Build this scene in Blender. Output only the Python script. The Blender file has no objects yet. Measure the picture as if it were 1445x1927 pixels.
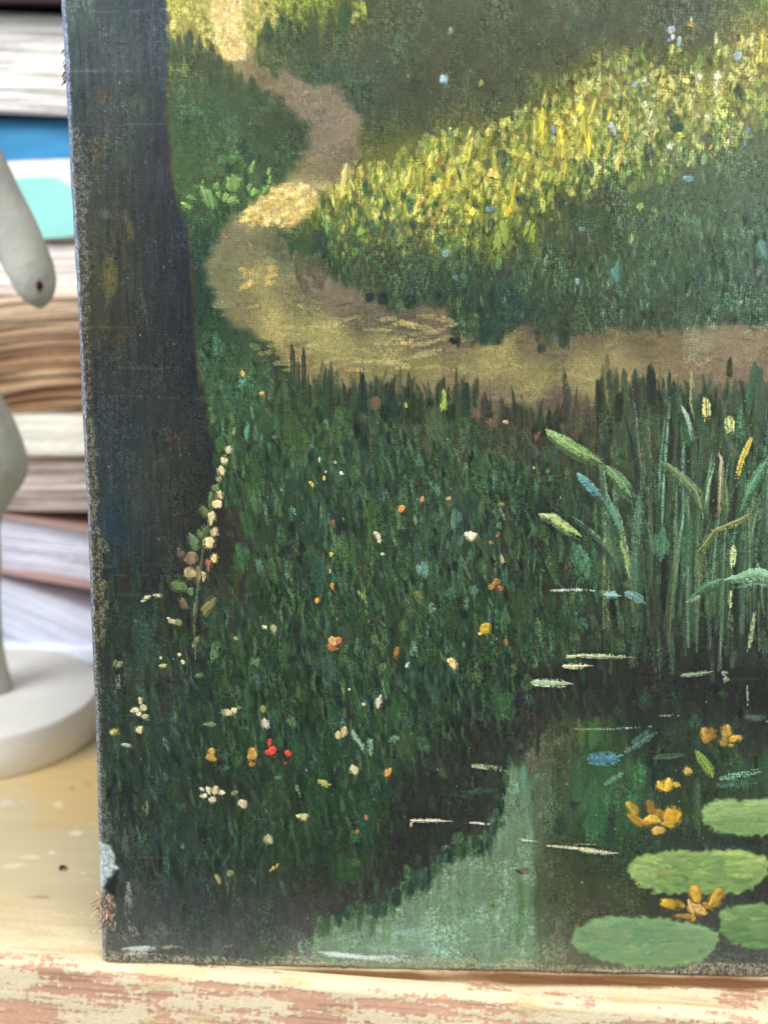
import bpy, math, random
import numpy as np
from mathutils import Vector, Matrix
random.seed(7); np.random.seed(7)
S = bpy.context.scene; COL = S.collection
R = math.radians
# ------------------------------------------------------------------ camera
F_PX, CX, CY = 2066.0, 722.5, 963.5
PHI, RHO, TAU = R(15.0), R(1.25), R(1.6)       # camera pitch, roll; canvas lean
FW = np.array([0, math.cos(PHI), -math.sin(PHI)])
UP0 = np.array([0, math.sin(PHI), math.cos(PHI)]); RT0 = np.array([1.0, 0, 0])
RT = math.cos(RHO)*RT0 + math.sin(RHO)*UP0
UP = -math.sin(RHO)*RT0 + math.cos(RHO)*UP0
CAM = np.array([0.0, 0.0, 0.307])
cd = bpy.data.cameras.new('camera'); cam = bpy.data.objects.new('camera', cd); COL.objects.link(cam)
cd.sensor_fit = 'VERTICAL'; cd.sensor_height = 36.0; cd.sensor_width = 27.0
cd.lens = F_PX/1927*36; cd.clip_start = 0.01; cd.clip_end = 50
m = Matrix(((RT[0], UP[0], -FW[0]), (RT[1], UP[1], -FW[1]), (RT[2], UP[2], -FW[2])))
cam.matrix_world = Matrix.Translation(Vector(CAM)) @ m.to_4x4()
cd.dof.use_dof = True; cd.dof.focus_distance = 0.412; cd.dof.aperture_fstop = 38.6/6.0
S.camera = cam
# ------------------------------------------------------------------ world and lamps
w = bpy.data.worlds.new('World'); S.world = w; w.use_nodes = True
w.node_tree.nodes['Background'].inputs[0].default_value = (0.80, 0.90, 1.0, 1)
w.node_tree.nodes['Background'].inputs[1].default_value = 0.40
S.view_settings.view_transform = 'Standard'; S.view_settings.look = 'None'
S.view_settings.exposure = 0.0; S.view_settings.gamma = 1.0
def area(name, loc, target, size, power, color):
    l = bpy.data.lights.new(name, 'AREA'); l.shape = 'RECTANGLE'; l.size = size[0]; l.size_y = size[1]
    l.energy = power; l.color = color
    o = bpy.data.objects.new(name, l); COL.objects.link(o); o.location = loc
    o.rotation_euler = (Vector(target)-Vector(loc)).to_track_quat('-Z', 'Y').to_euler()
    return o
area('window_light', (-1.5, -0.6, 1.55), (0.0, 0.5, 0.15), (1.3, 1.3), 60, (0.93, 0.97, 1.0))
area('ceiling_light', (0.7, -0.9, 1.8), (0.0, 0.5, 0.15), (1.0, 1.0), 38, (1.0, 0.97, 0.92))

# ------------------------------------------------------------------ pixel rays to points of the place
def ray(px, py):
    return FW*F_PX + RT*(px-CX) + UP*(CY-py)
def on_Y(px, py, Y):
    d = ray(px, py); return CAM + d*((Y-CAM[1])/d[1])
def on_Z(px, py, Z):
    d = ray(px, py); return CAM + d*((Z-CAM[2])/d[2])
NV = np.array([0, -math.cos(TAU), math.sin(TAU)])       # canvas normal
UV_ = np.array([1.0, 0, 0]); VV = np.array([0, math.sin(TAU), math.cos(TAU)])
PC = CAM + FW*0.413
def on_canvas(px, py):
    px = np.asarray(px, float); py = np.asarray(py, float)
    d = FW*F_PX + RT*(px[..., None]-CX) + UP*(CY-py[..., None])
    t = ((PC-CAM)@NV)/(d@NV)
    return CAM + d*t[..., None]
O0 = on_canvas(191, 1816)                # outer lower left corner of the canvas
TZ = O0[2]                               # table top height
WID = (on_canvas(1505, 1840)-O0)@UV_     # canvas width  (m)
HEI = (on_canvas(140, -55)-O0)@VV        # canvas height (m)
RAD = 0.0028
BOW = 0.0016
def bow(u, v):
    return BOW*4*(v/HEI)*(1-v/HEI)*np.exp(-np.maximum(u, 0)/0.05)
def to_uv(px, py):
    P = on_canvas(px, py)-O0
    u = P@UV_; v = P@VV
    return u-bow(u, v), v
SP = 0.00034
U0 = RAD-RAD*math.pi/2; V0 = U0
NU = int((WID-2*U0)/SP); NVr = int((HEI-2*V0)/SP)
K = 0.0002/SP
def to_rc(px, py):
    u, v = to_uv(px, py)
    return (u-U0)/SP, (HEI-V0-v)/SP          # column, row (row 0 = top)
Hh, Ww = NVr, NU
# px position of every raster cell (approx, through the inverse homography)
cc, rr = np.meshgrid(np.arange(Ww, dtype=np.float32), np.arange(Hh, dtype=np.float32))
uu = U0+cc*SP; vv = HEI-V0-rr*SP
P3 = O0 + (uu+bow(uu, vv))[..., None]*UV_ + vv[..., None]*VV - CAM
zc = P3@FW
PX = (CX + F_PX*(P3@RT)/zc).astype(np.float32); PY = (CY - F_PX*(P3@UP)/zc).astype(np.float32)
del P3, zc

# ------------------------------------------------------------------ noise
def noise(cy, cx, seed=None, shape=None):
    h_, w_ = shape or (Hh, Ww)
    g = np.random.rand(int(h_/cy)+3, int(w_/cx)+3).astype(np.float32)
    y = np.arange(h_)/cy; x = np.arange(w_)/cx
    y0 = y.astype(int); x0 = x.astype(int); fy = (y-y0); fx = (x-x0)
    fy = (fy*fy*(3-2*fy)).astype(np.float32)[:, None]; fx = (fx*fx*(3-2*fx)).astype(np.float32)[None]
    a = g[y0][:, x0]; b = g[y0][:, x0+1]; c = g[y0+1][:, x0]; d = g[y0+1][:, x0+1]
    return (a*(1-fx)+b*fx)*(1-fy) + (c*(1-fx)+d*fx)*fy
def blur(a, s):
    n = max(1, int(s*2.5)); k = np.exp(-0.5*(np.arange(-n, n+1)/s)**2); k /= k.sum()
    p = np.pad(a, ((n, n), (0, 0)), mode='edge'); o = np.zeros_like(a)
    for i, q in enumerate(k): o += q*p[i:i+a.shape[0]]
    p = np.pad(o, ((0, 0), (n, n)), mode='edge'); o2 = np.zeros_like(a)
    for i, q in enumerate(k): o2 += q*p[:, i:i+a.shape[1]]
    return o2
FINE = np.random.rand(Hh, Ww).astype(np.float32)
# tooth of the canvas: thread crossings catch a dry brush
WEAVE = 0.5+0.25*np.sin(cc*2*math.pi/3.1+0.6*noise(9, 9)*6)+0.25*np.sin(rr*2*math.pi/2.9+0.6*noise(9, 9)*6)
TOOTH = np.clip(0.30*WEAVE+0.30*FINE+0.35*noise(3, 2.4)+.30*noise(1.7, 1.5)-0.125, 0, 1)

# ------------------------------------------------------------------ colour fields (sRGB 0-255 as seen)
def field(points, sig):
    pts = np.array([(x, y) for x, y, *_ in points], float); colr = np.array([p[2] for p in points], float)
    st = 8
    X = PX[::st, ::st]; Y = PY[::st, ::st]
    num = np.zeros(X.shape+(3,)); den = np.zeros(X.shape)
    for (x, y), c in zip(pts, colr):
        d2 = ((X-x)**2+(Y-y)**2)/(sig*sig)
        wgt = np.exp(-0.5*d2)+1e-3/(1+d2)**2
        num += wgt[..., None]*c; den += wgt
    g = (num/den[..., None]).astype(np.float32)
    yi = np.minimum(np.arange(Hh)/st, g.shape[0]-1.001); xi = np.minimum(np.arange(Ww)/st, g.shape[1]-1.001)
    y0 = yi.astype(int); x0 = xi.astype(int); fy = (yi-y0)[:, None, None].astype(np.float32); fx = (xi-x0)[None, :, None].astype(np.float32)
    return (g[y0][:, x0]*(1-fx)+g[y0][:, x0+1]*fx)*(1-fy)+(g[y0+1][:, x0]*(1-fx)+g[y0+1][:, x0+1]*fx)*fy
def parse(txt):
    out = []
    for line in txt.strip().splitlines():
        y, rest = line.split('|')
        for it in rest.split():
            x, c = it.split(':'); out.append((float(x), float(y), tuple(float(q) for q in c.split(','))))
    return out
VEG = parse('''
10|320:165,165,85 360:150,150,78 480:175,175,90 530:125,145,55 580:125,145,60 640:85,95,50 700:75,86,60 780:72,84,68 880:78,90,75 980:74,86,72 1080:80,94,78 1180:78,90,76 1280:76,88,80 1380:82,98,80 1440:100,125,75
60|330:140,142,80 400:150,145,80 480:140,145,80 515:60,75,52 580:70,85,50 640:70,80,55 720:68,82,66 820:70,82,64 920:70,80,66 1020:72,82,68 1120:68,78,68 1220:72,84,72 1320:74,86,74 1400:105,110,75 1440:150,145,85
110|340:85,98,62 400:68,82,56 450:95,100,62 510:70,86,62 560:60,82,66 640:66,84,72 740:64,82,66 840:70,78,60 940:68,80,60 1040:66,76,62 1130:85,95,60 1200:88,98,62 1300:92,104,66 1400:140,142,85
170|340:66,90,68 400:60,88,66 470:60,80,60 700:60,76,64 800:64,72,58 900:62,72,58 980:62,74,58 1040:95,105,55 1120:125,130,72 1200:120,130,75 1300:130,138,80 1400:120,130,75 1440:110,122,78
230|340:60,88,64 420:62,90,68 500:58,74,54 570:56,72,54 720:58,72,60 800:64,76,58 880:76,84,55 950:76,86,55 1020:115,118,55 1100:120,128,60 1180:105,118,70 1280:105,120,75 1360:115,128,75 1440:88,104,80
290|340:62,88,60 420:66,92,64 500:58,82,60 560:52,76,58 700:85,92,55 760:105,112,55 830:115,120,55 900:138,138,65 960:115,120,60 1020:148,145,75 1100:122,128,70 1180:105,122,75 1260:90,108,75 1350:85,105,85 1440:88,108,92
340|345:66,92,60 420:75,105,68 480:62,88,60 640:140,132,75 700:128,136,65 780:145,146,68 860:158,152,73 930:138,140,65 1000:110,122,60 1080:90,108,62 1130:70,92,66 1200:80,100,72 1300:84,106,88 1440:90,114,98
390|370:62,88,60 420:45,72,52 600:115,120,60 680:120,130,62 760:138,143,65 840:143,146,65 920:130,135,60 980:85,100,58 1050:85,100,55 1110:62,78,62 1200:72,94,76 1300:80,104,84 1440:84,108,94
450|385:38,66,54 600:50,78,58 680:62,82,56 740:70,88,60 800:86,100,60 860:80,98,58 930:105,118,62 990:70,88,58 1060:62,80,62 1140:66,86,66 1240:74,98,78 1340:74,98,82 1440:78,102,92
520|390:36,64,54 640:54,72,54 720:56,74,56 800:50,72,60 880:48,70,60 960:52,76,64 1040:60,80,60 1140:62,84,66 1240:68,94,74 1340:70,92,80 1440:74,98,88
580|385:36,60,50 700:60,74,56 800:50,66,54 880:50,72,56 940:40,64,58 1040:52,72,58 1150:58,76,62 1260:62,78,66 1340:64,88,74 1440:68,94,84
640|390:42,70,52 430:42,68,52 480:58,74,54 860:50,68,52 920:46,66,54 1020:60,70,58 1200:58,74,60 1440:62,86,72
700|400:56,88,62 440:48,78,58 500:52,72,50 540:52,64,48
750|420:52,84,56 460:48,80,64 520:54,80,56 580:40,56,46 640:50,66,46 690:40,62,52 740:50,60,50 800:56,72,54 860:58,76,56 940:50,64,50 1040:70,70,58 1120:56,68,54 1200:58,74,56 1300:58,78,62 1400:60,86,70 1440:66,82,72
820|430:44,68,48 480:40,60,46 560:52,72,46 640:46,64,46 720:44,60,50 800:50,66,48 880:44,58,46 960:54,58,48 1040:52,60,50 1100:60,62,52 1200:58,72,58 1300:54,68,56 1400:60,78,62
900|450:38,60,44 520:36,58,44 600:38,60,48 680:40,62,50 760:36,54,44 840:38,56,44 920:38,58,46 1000:36,52,42 1080:44,58,46 1180:50,62,52 1280:54,70,58 1380:54,70,58
980|440:40,50,40 520:36,54,42 600:34,58,50 690:36,52,42 760:40,56,42 850:42,64,52 940:36,52,42 1020:34,46,40 1100:42,60,50 1200:44,58,50 1300:52,68,56 1400:52,66,56
1060|420:40,44,36 480:46,64,44 560:36,50,38 640:40,60,46 720:38,58,42 800:40,62,50 880:38,56,44 960:38,52,42 1040:32,44,38 1110:48,74,58 1200:44,60,50 1300:46,60,50 1400:50,70,58
1140|200:34,44,42 260:38,50,44 340:34,42,38 420:42,62,44 500:36,54,38 600:34,56,44 700:38,58,42 800:42,66,50 900:40,62,46 1000:40,60,44 1100:40,60,46 1200:40,54,44 1300:44,58,48 1400:48,62,54
1220|210:38,46,42 280:46,64,54 350:32,44,38 430:44,64,46 520:36,54,40 620:40,62,50 720:40,58,44 820:40,60,44 920:36,54,42 1020:42,62,46 1120:42,56,44 1220:36,44,40 1320:38,46,42 1420:42,52,48
1300|210:40,50,48 300:44,52,52 380:36,50,44 460:36,54,38 560:34,52,36 660:36,56,40 760:36,58,44 860:36,56,44 950:36,58,44 1010:34,38,36 1100:36,42,38 1200:38,46,40 1300:38,46,42 1420:38,46,44
1380|220:40,52,50 300:40,54,54 380:34,52,40 460:34,56,38 560:30,50,38 660:32,56,44 760:38,60,48 840:34,42,38 920:38,36,34 980:50,56,44 1060:62,80,54 1120:50,78,52 1200:36,48,40 1300:44,60,50 1420:42,48,44
1450|230:36,52,44 300:34,50,48 400:32,46,36 500:34,50,38 600:30,52,38 700:38,62,44 780:36,48,42 860:38,56,46 940:46,72,58 980:78,108,86 1040:72,84,68 1100:48,80,58 1180:54,90,62 1240:36,48,46 1320:48,62,50 1420:50,80,60
1520|240:40,50,48 320:40,54,50 400:34,48,40 500:42,60,42 600:34,56,36 700:30,52,36 790:36,40,40 880:38,38,36 960:62,90,70 1000:84,100,84 1060:52,80,58 1110:54,92,64 1180:52,92,64 1240:44,64,50 1300:48,62,48 1420:48,62,48
1600|250:44,56,56 330:40,54,50 420:36,50,42 520:38,56,40 620:32,52,36 700:38,50,38 780:36,34,34 850:48,66,50 920:90,116,92 980:96,122,98 1020:66,78,62 1080:48,60,46 1160:44,62,48 1240:44,58,46 1360:46,62,52 1440:44,54,46
1680|250:48,56,56 340:42,54,54 430:42,50,48 520:42,52,46 620:42,42,40 700:46,50,42 780:60,74,58 860:104,134,108 940:100,130,104 1010:64,74,56 1080:58,66,48 1160:52,64,46 1240:48,54,48 1420:42,50,46
1740|260:54,62,62 360:46,56,56 460:48,58,58 560:50,56,56 640:60,80,66 720:80,112,86 800:110,148,122 900:106,142,118 980:84,120,90 1020:62,70,58 1120:60,68,58 1380:50,58,56
1790|230:74,78,76 300:66,76,74 400:60,72,70 500:60,76,66 600:80,100,92 700:118,148,138 800:120,158,150 900:105,140,118 980:92,128,98 1050:84,92,80 1150:74,84,72 1280:66,74,72 1430:56,62,66
1830|230:80,82,76 400:74,80,76 600:100,110,100 800:125,145,135 1000:100,110,95 1200:84,88,80 1430:70,74,74''')
TRK = parse('''
10|150:72,84,88 200:58,70,76 260:52,62,72 300:52,58,72
100|160:56,66,74 220:64,74,82 290:50,60,72
200|150:44,54,62 200:58,62,66 240:58,68,66 290:46,54,62
300|160:46,54,58 200:60,66,62 250:50,58,62 300:46,50,60
400|180:56,62,58 230:54,56,50 260:44,48,54 310:38,44,54
500|190:58,62,50 230:58,58,50 280:38,44,52 330:34,38,48
600|190:54,56,46 240:46,46,46 300:36,42,46 345:32,36,44
700|180:42,48,52 230:44,46,46 300:40,44,46 360:30,34,40
800|190:38,48,54 250:36,44,50 310:42,46,46 370:32,36,38
900|200:38,48,56 260:42,50,52 310:44,46,42 380:32,34,34
1000|210:38,50,60 250:40,50,56 300:40,42,40 380:36,34,34
1080|200:34,46,54 260:36,46,50 330:34,40,40 400:40,40,36''')
PTH = parse('''
10|400:215,190,110 440:235,205,140
30|420:235,200,135
90|440:225,190,125
120|440:150,130,80
130|480:130,112,78
150|540:130,112,85
170|600:135,115,98
200|630:135,115,95 590:135,115,95
250|640:150,125,105 600:122,105,88
290|650:120,105,75 610:140,118,92
320|570:135,118,80
370|520:225,190,115 570:215,190,120
400|480:215,185,110 560:205,175,105
440|440:130,120,85 500:112,108,75
490|410:118,115,80 460:130,122,80 540:100,104,75
520|490:175,152,90 600:140,120,100
535|530:150,135,85
560|450:125,118,78 560:95,90,65 640:125,108,85
590|560:150,140,80 480:150,135,82
605|520:185,162,92 460:125,112,74 680:108,96,74 760:108,94,74 830:128,104,82
635|600:165,150,85 800:112,98,74
655|870:112,96,72 640:165,150,85 720:150,140,85 940:150,135,75 1000:112,94,74
685|560:130,112,72 640:130,112,72 720:140,125,75 800:145,130,75 880:150,138,80 930:172,148,85
700|1000:150,132,78
730|760:125,105,75 860:125,105,78 940:130,112,80
770|700:120,100,80 920:100,84,68 1060:98,84,70
660|1060:112,102,70
640|1130:108,90,68 1200:112,96,70
670|1150:162,142,88
700|1100:158,138,84 1180:150,125,85 1260:145,118,85 1340:138,112,85 1430:133,108,88
650|1250:125,105,70 1320:142,128,100 1400:148,126,98
745|1280:118,104,82 1340:105,98,82
820|1070:102,80,65''')
FV = field(VEG, 32)*np.array([1.05, 1.0, .95], np.float32); FT = field(TRK, 34); FT *= np.array([1.10, 1.10, 1.06], np.float32); FP = field(PTH, 20)
g_ = FP.mean(-1, keepdims=True); sun_ = np.clip((FP[..., :1]-180)/30, 0, 1)
FP = FP*(1-.20*(1-sun_))+g_*.20*(1-sun_); FP = FP*np.array([.965, 1.0, .98], np.float32)
band_ = np.exp(-((PY-930)/230)**2)[..., None]*(PX > 420)[..., None]; FV *= (1+.13*band_)
FV += (np.clip((PY-1100)/300, 0, 1)*np.clip((900-PX)/200, 0, 1)*3)[..., None]
C = FV.copy(); Z = np.zeros((Hh, Ww), np.float32)

# ------------------------------------------------------------------ the brush
def poly_mask(poly, soft=1.5, rag=0.0, rs=6):
    """anti-aliased mask of a polygon given in photo px, edge made ragged like a brushed contour"""
    X, Y = PX, PY
    if rag: X = PX+(noise(rs, rs)-.5)*2*rag; Y = PY+(noise(rs*1.6, rs)-.5)*2.6*rag
    ins = np.zeros((Hh, Ww), bool); n = len(poly)
    ys = [p[1] for p in poly]; band = (Y > min(ys)) & (Y < max(ys)); xb = X[band]; yb = Y[band]; ib = np.zeros(xb.shape, bool)
    for i in range(n):
        x1, y1 = poly[i]; x2, y2 = poly[(i+1) % n]
        if y1 == y2: continue
        c = ((y1 > yb) != (y2 > yb)) & (xb < (x2-x1)*(yb-y1)/(y2-y1)+x1)
        ib ^= c
    ins[band] = ib
    return blur(ins.astype(np.float32), soft)
def lay(mask, colr):
    C[:] = C*(1-mask[..., None]) + colr*mask[..., None]
def stroke(pts, wd, colr, op=1.0, dry=0.0, soft=1.0, h=0.0, var=0.10, ends=(.45, .15), col2=None):
    p = np.array(pts, float); c_, r_ = to_rc(p[:, 0], p[:, 1]); hw = wd*K/2
    x0 = int(c_.min()-hw-3); x1 = int(c_.max()+hw+4); y0 = int(r_.min()-hw-3); y1 = int(r_.max()+hw+4)
    x0 = max(x0, 0); y0 = max(y0, 0); x1 = min(x1, Ww); y1 = min(y1, Hh)
    if x1 <= x0 or y1 <= y0: return
    X = np.arange(x0, x1)[None, :]; Y = np.arange(y0, y1)[:, None]
    seg = np.hypot(np.diff(c_), np.diff(r_)); tot = seg.sum()+1e-6; acc = 0
    best = None
    for i in range(len(seg)):
        dx = c_[i+1]-c_[i]; dy = r_[i+1]-r_[i]; L = seg[i]+1e-6
        t = np.clip(((X-c_[i])*dx+(Y-r_[i])*dy)/(L*L), 0, 1)
        ex = X-c_[i]-t*dx; ey = Y-r_[i]-t*dy; d = np.sqrt(ex*ex+ey*ey)
        sd = (ex*dy-ey*dx)/L
        tt = (acc+t*L)/tot; acc += L
        if best is None: best, T, SD = d, tt, sd
        else:
            k = d < best; best = np.where(k, d, best); T = np.where(k, tt, T); SD = np.where(k, sd, SD)
    prof = (ends[0]+(1-ends[0])*np.clip(T/.3, 0, 1))*(ends[1]+(1-ends[1])*np.clip((1-T)/.35, 0, 1))
    hwp = hw*prof
    nb = int(min(26, max(7, wd/1.6))); q01 = np.clip((SD/(hw+1e-6)+1)*.5, 0, 1)
    tot_px = tot/K
    br = np.interp(q01*8, np.arange(9), np.random.randn(9))*.7+np.interp(q01*(nb-1), np.arange(nb), np.random.randn(nb))*.5
    e0 = np.interp(q01*(nb-1), np.arange(nb), np.abs(np.random.randn(nb)))*min(.10, 2.5/tot_px)+min(.14, hw*.25/tot)*np.abs(2*q01-1)
    e1 = np.interp(q01*(nb-1), np.arange(nb), np.abs(np.random.randn(nb)))*.16
    tk0 = TOOTH[y0:y1, x0:x1]
    wob_ = (tk0-.5)*min(2.2, wd*.16)
    a = np.clip((hwp-best+wob_)/soft+.5, 0, 1)
    if wd > 4: a = a*np.clip((T-e0)*tot/1.5+.3, 0, 1)*np.clip((1-e1-T)*tot/2.5+.3, 0, 1)
    if wd > 6: a = a*np.clip(.92+.30*br, .25, 1)
    if dry:
        tk = TOOTH[y0:y1, x0:x1]; thr = dry*(.35+.65*T)
        a = a*np.clip((tk-thr)*6+.5, 0, 1)
    a = (a*op)[..., None]
    cl = np.array(colr, float)
    if col2 is not None: cl = cl*(1-T[..., None])+np.array(col2, float)*T[..., None]
    cl = cl*(1+var*br[..., None]*.6+var*(FINE[y0:y1, x0:x1, None]-.5))
    C[y0:y1, x0:x1] = C[y0:y1, x0:x1]*(1-a)+cl*a
    if h:
        a = a[..., 0]; Z[y0:y1, x0:x1] = Z[y0:y1, x0:x1]*(1-.8*a)+a*h*(.75+.25*br)
def at(F, x, y):
    c_, r_ = to_rc(np.array(x, float), np.array(y, float))
    return F[int(np.clip(r_, 0, Hh-1)), int(np.clip(c_, 0, Ww-1))]
rnd = random.random
def ru(a, b): return a+(b-a)*random.random()
def scatter(n, box, ln, wd, ang, jit, Fd=None, pal=None, lum=.12, hue=5, op=.8, dry=0, h=.03, mask=None, soft=1.0, ends=(.45, .15), curve=0):
    for _ in range(n):
        x = ru(box[0], box[2]); y = ru(box[1], box[3])
        if mask is not None and at(mask, x, y) < .5: continue
        L = ru(*ln); a = R(ang+random.gauss(0, jit)); dx = L*math.cos(a); dy = -L*math.sin(a)
        base = np.array(random.choice(pal), float) if pal else at(Fd, x, y)
        cl = base*(1+random.gauss(0, lum))+np.random.randn(3)*hue
        o = random.gauss(0, curve)*L if curve else 0
        mid = (x-o*math.sin(a), y-o*math.cos(a))
        pts = [(x-dx/2, y-dy/2), mid, (x+dx/2, y+dy/2)] if curve else [(x-dx/2, y-dy/2), (x+dx/2, y+dy/2)]
        stroke(pts, ru(*wd), np.clip(cl, 8, 250), op=op*ru(.6, 1), dry=dry*ru(.6, 1.2) if dry else 0, h=h*ru(.4, 1.4), soft=soft, ends=ends)

def multi(pts, wd, colr, op=.8, dry=.3, h=.05, soft=1.2, ends=(.6, .4), n=None, col2=None):
    """a broad touch built of several narrower ones, the way a split bristle lays it"""
    pts = np.array(pts, float); dxy = pts[-1]-pts[0]; L = np.hypot(*dxy)+1e-6; nrm_ = np.array([-dxy[1], dxy[0]])/L
    n = n or int(min(6, max(2, wd/5)))
    for i in range(n):
        o = (i+.5)/n-.5+random.gauss(0, .06)
        t0, t1 = abs(random.gauss(0, .12))+abs(o)*.25, abs(random.gauss(0, .14))+abs(o)*.25
        q = pts+nrm_*o*wd*.8
        q = q.copy(); q[0] = q[0]+dxy*t0; q[-1] = q[-1]-dxy*t1
        stroke(q, wd*ru(.30, .5)+1.5, np.array(colr)*ru(.86, 1.12), op=op*ru(.75, 1), dry=dry*ru(.6, 1.5)+.12, h=h, soft=soft, ends=ends, col2=None if col2 is None else np.array(col2)*ru(.9, 1.1))
# ------------------------------------------------------------------ 1 masses of foliage
cnt = 1.0
scatter(1500, (300, -60, 1510, 260), (20, 55), (8, 18), 90, 9, Fd=FV, lum=.07, hue=3, op=.5, soft=2.5, h=.02)
scatter(700, (300, 90, 600, 430), (20, 45), (8, 18), 92, 10, Fd=FV, lum=.07, hue=3, op=.5, soft=2.5, h=.02)
scatter(1900, (580, 380, 1510, 680), (18, 48), (7, 15), 92, 12, Fd=FV, lum=.12, hue=4, op=.6, soft=1.8, h=.03)
scatter(800, (560, 400, 1510, 650), (12, 40), (3, 8), 90, 10, Fd=FV, lum=.25, hue=6, op=.45, dry=.6, h=.05)
scatter(500, (1150, 220, 1510, 640), (14, 40), (3, 8), 92, 8, pal=[(100, 132, 112), (120, 150, 122), (64, 84, 78), (95, 120, 95), (84, 120, 112)], lum=.08, op=.35, dry=.65, h=.05)
scatter(4200, (200, 640, 1510, 1560), (18, 52), (6, 15), 95, 11, Fd=FV, lum=.20, hue=7, op=.7, soft=1.6, h=.03)
scatter(1700, (200, 1400, 1000, 1830), (18, 60), (7, 18), 97, 12, Fd=FV, lum=.10, hue=4, op=.6, soft=2, h=.03)
scatter(1500, (400, 700, 1010, 1500), (14, 40), (3, 8), 97, 12, Fd=FV, lum=.34, hue=9, op=.65, dry=.5, h=.06)
scatter(420, (430, 740, 1000, 1400), (14, 36), (4, 10), 98, 12, pal=[(58, 92, 60), (60, 96, 82), (66, 88, 52), (80, 112, 96), (76, 96, 60), (24, 34, 30), (30, 38, 32), (66, 104, 66)], lum=.12, op=.6, dry=.5, h=.06, curve=.08)
scatter(260, (215, 1180, 760, 1620), (14, 40), (3, 9), 98, 14, pal=[(52, 80, 68), (66, 98, 84), (60, 84, 52), (84, 110, 88), (22, 32, 28), (46, 72, 44)], lum=.12, op=.5, dry=.5, h=.05, curve=.08)
scatter(1000, (420, 760, 1180, 1420), (26, 66), (3.5, 8), 98, 9, pal=[(60, 86, 54), (74, 102, 66), (54, 82, 62), (88, 112, 78), (66, 88, 50), (50, 74, 50), (82, 98, 60), (64, 98, 84), (30, 42, 34)], lum=.12, hue=3, op=.55, dry=.28, h=.07, curve=.07, ends=(.5, .1))
scatter(520, (205, 1180, 900, 1680), (26, 66), (3.5, 8), 98, 10, pal=[(54, 80, 52), (64, 92, 62), (50, 76, 60), (74, 98, 72), (44, 66, 44), (56, 86, 76), (26, 38, 32)], lum=.12, hue=3, op=.5, dry=.28, h=.07, curve=.07, ends=(.5, .1))
scatter(600, (200, 1180, 900, 1640), (30, 75), (6, 14), 94, 12, pal=[(32, 52, 34), (28, 44, 32), (40, 62, 42), (26, 34, 32), (38, 58, 36)], lum=.10, op=.45, soft=1.8, h=.03, curve=.05)

# ------------------------------------------------------------------ 2 sunlit meadow
ML = [(595, 330), (640, 305), (700, 310), (760, 280), (800, 240), (870, 240), (900, 262), (980, 190), (1000, 150), (1080, 140), (1130, 95), (1190, 90), (1215, 60), (1235, 100), (1300, 110), (1400, 70), (1520, 20), (1520, 215), (1445, 235), (1400, 262), (1250, 352), (1150, 352), (1050, 382), (980, 402), (960, 480), (930, 495), (900, 455), (840, 465), (760, 480), (700, 445), (620, 435), (560, 428)]
MM = poly_mask(ML, 3, 10, 8)
FV2 = FV*(1+MM[..., None]*np.array([.17, .17, .08], np.float32))
scatter(2600, (560, 30, 1510, 500), (16, 44), (7, 14), 88, 9, Fd=FV2, lum=.17, hue=8, op=.85, soft=1.2, h=.10, mask=MM)
scatter(760, (580, 190, 1130, 420), (14, 38), (6, 12), 86, 12, pal=[(214, 212, 112), (198, 200, 96), (176, 184, 82), (146, 162, 70), (118, 140, 66), (72, 96, 62), (210, 206, 120), (160, 176, 84), (90, 116, 66)], lum=.10, op=.68, dry=.45, h=.10, mask=MM)
scatter(480, (1080, 60, 1510, 300), (10, 30), (5, 11), 88, 14, pal=[(196, 200, 120), (160, 172, 92), (184, 190, 106), (126, 146, 84), (90, 114, 78), (212, 210, 148), (146, 162, 92)], lum=.10, op=.66, dry=.5, h=.08, mask=MM)
scatter(240, (600, 360, 1000, 480), (14, 34), (5, 12), 84, 12, pal=[(108, 124, 62), (90, 110, 62), (60, 82, 56), (130, 138, 72), (46, 68, 54)], lum=.1, op=.7, dry=.45, h=.08)
scatter(330, (590, 150, 1140, 450), (8, 30), (2, 4.5), 84, 14, pal=[(224, 216, 116), (204, 200, 100), (60, 74, 48), (80, 96, 54), (150, 150, 70), (46, 62, 50), (236, 216, 130)], lum=.08, op=.75, dry=.3, h=.12, mask=MM)  # thin strokes painting in the impasto's small highlights and shaded crevices
scatter(200, (1080, 60, 1510, 320), (7, 22), (2, 4.5), 86, 16, pal=[(226, 214, 150), (200, 196, 120), (74, 88, 64), (96, 110, 70), (160, 160, 92), (70, 84, 70)], lum=.08, op=.7, dry=.35, h=.09, mask=MM)
scatter(500, (1000, 380, 1510, 640), (8, 26), (2, 4), 90, 14, pal=[(120, 150, 126), (96, 124, 100), (44, 62, 54), (50, 70, 56), (84, 112, 84)], lum=.1, op=.5, dry=.45, h=.05)
scatter(520, (590, 420, 1050, 600), (8, 26), (2, 4), 84, 14, pal=[(100, 124, 76), (80, 104, 70), (34, 50, 44), (44, 62, 48), (70, 96, 66)], lum=.1, op=.55, dry=.4, h=.06)
# upper left sunlit crowns behind the dark firs
scatter(420, (312, -50, 520, 85), (8, 24), (5, 12), 90, 30, Fd=FV, pal=[(176, 172, 92), (160, 160, 84), (196, 186, 104), (140, 146, 70), (205, 196, 118), (120, 134, 60)], lum=.08, op=.6, dry=.35, h=.09)
scatter(150, (500, -50, 700, 45), (10, 26), (5, 12), 90, 14, pal=[(150, 165, 70), (120, 140, 60), (170, 176, 84), (80, 96, 54), (60, 76, 50)], lum=.08, op=.6, dry=.35, h=.08)

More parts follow.
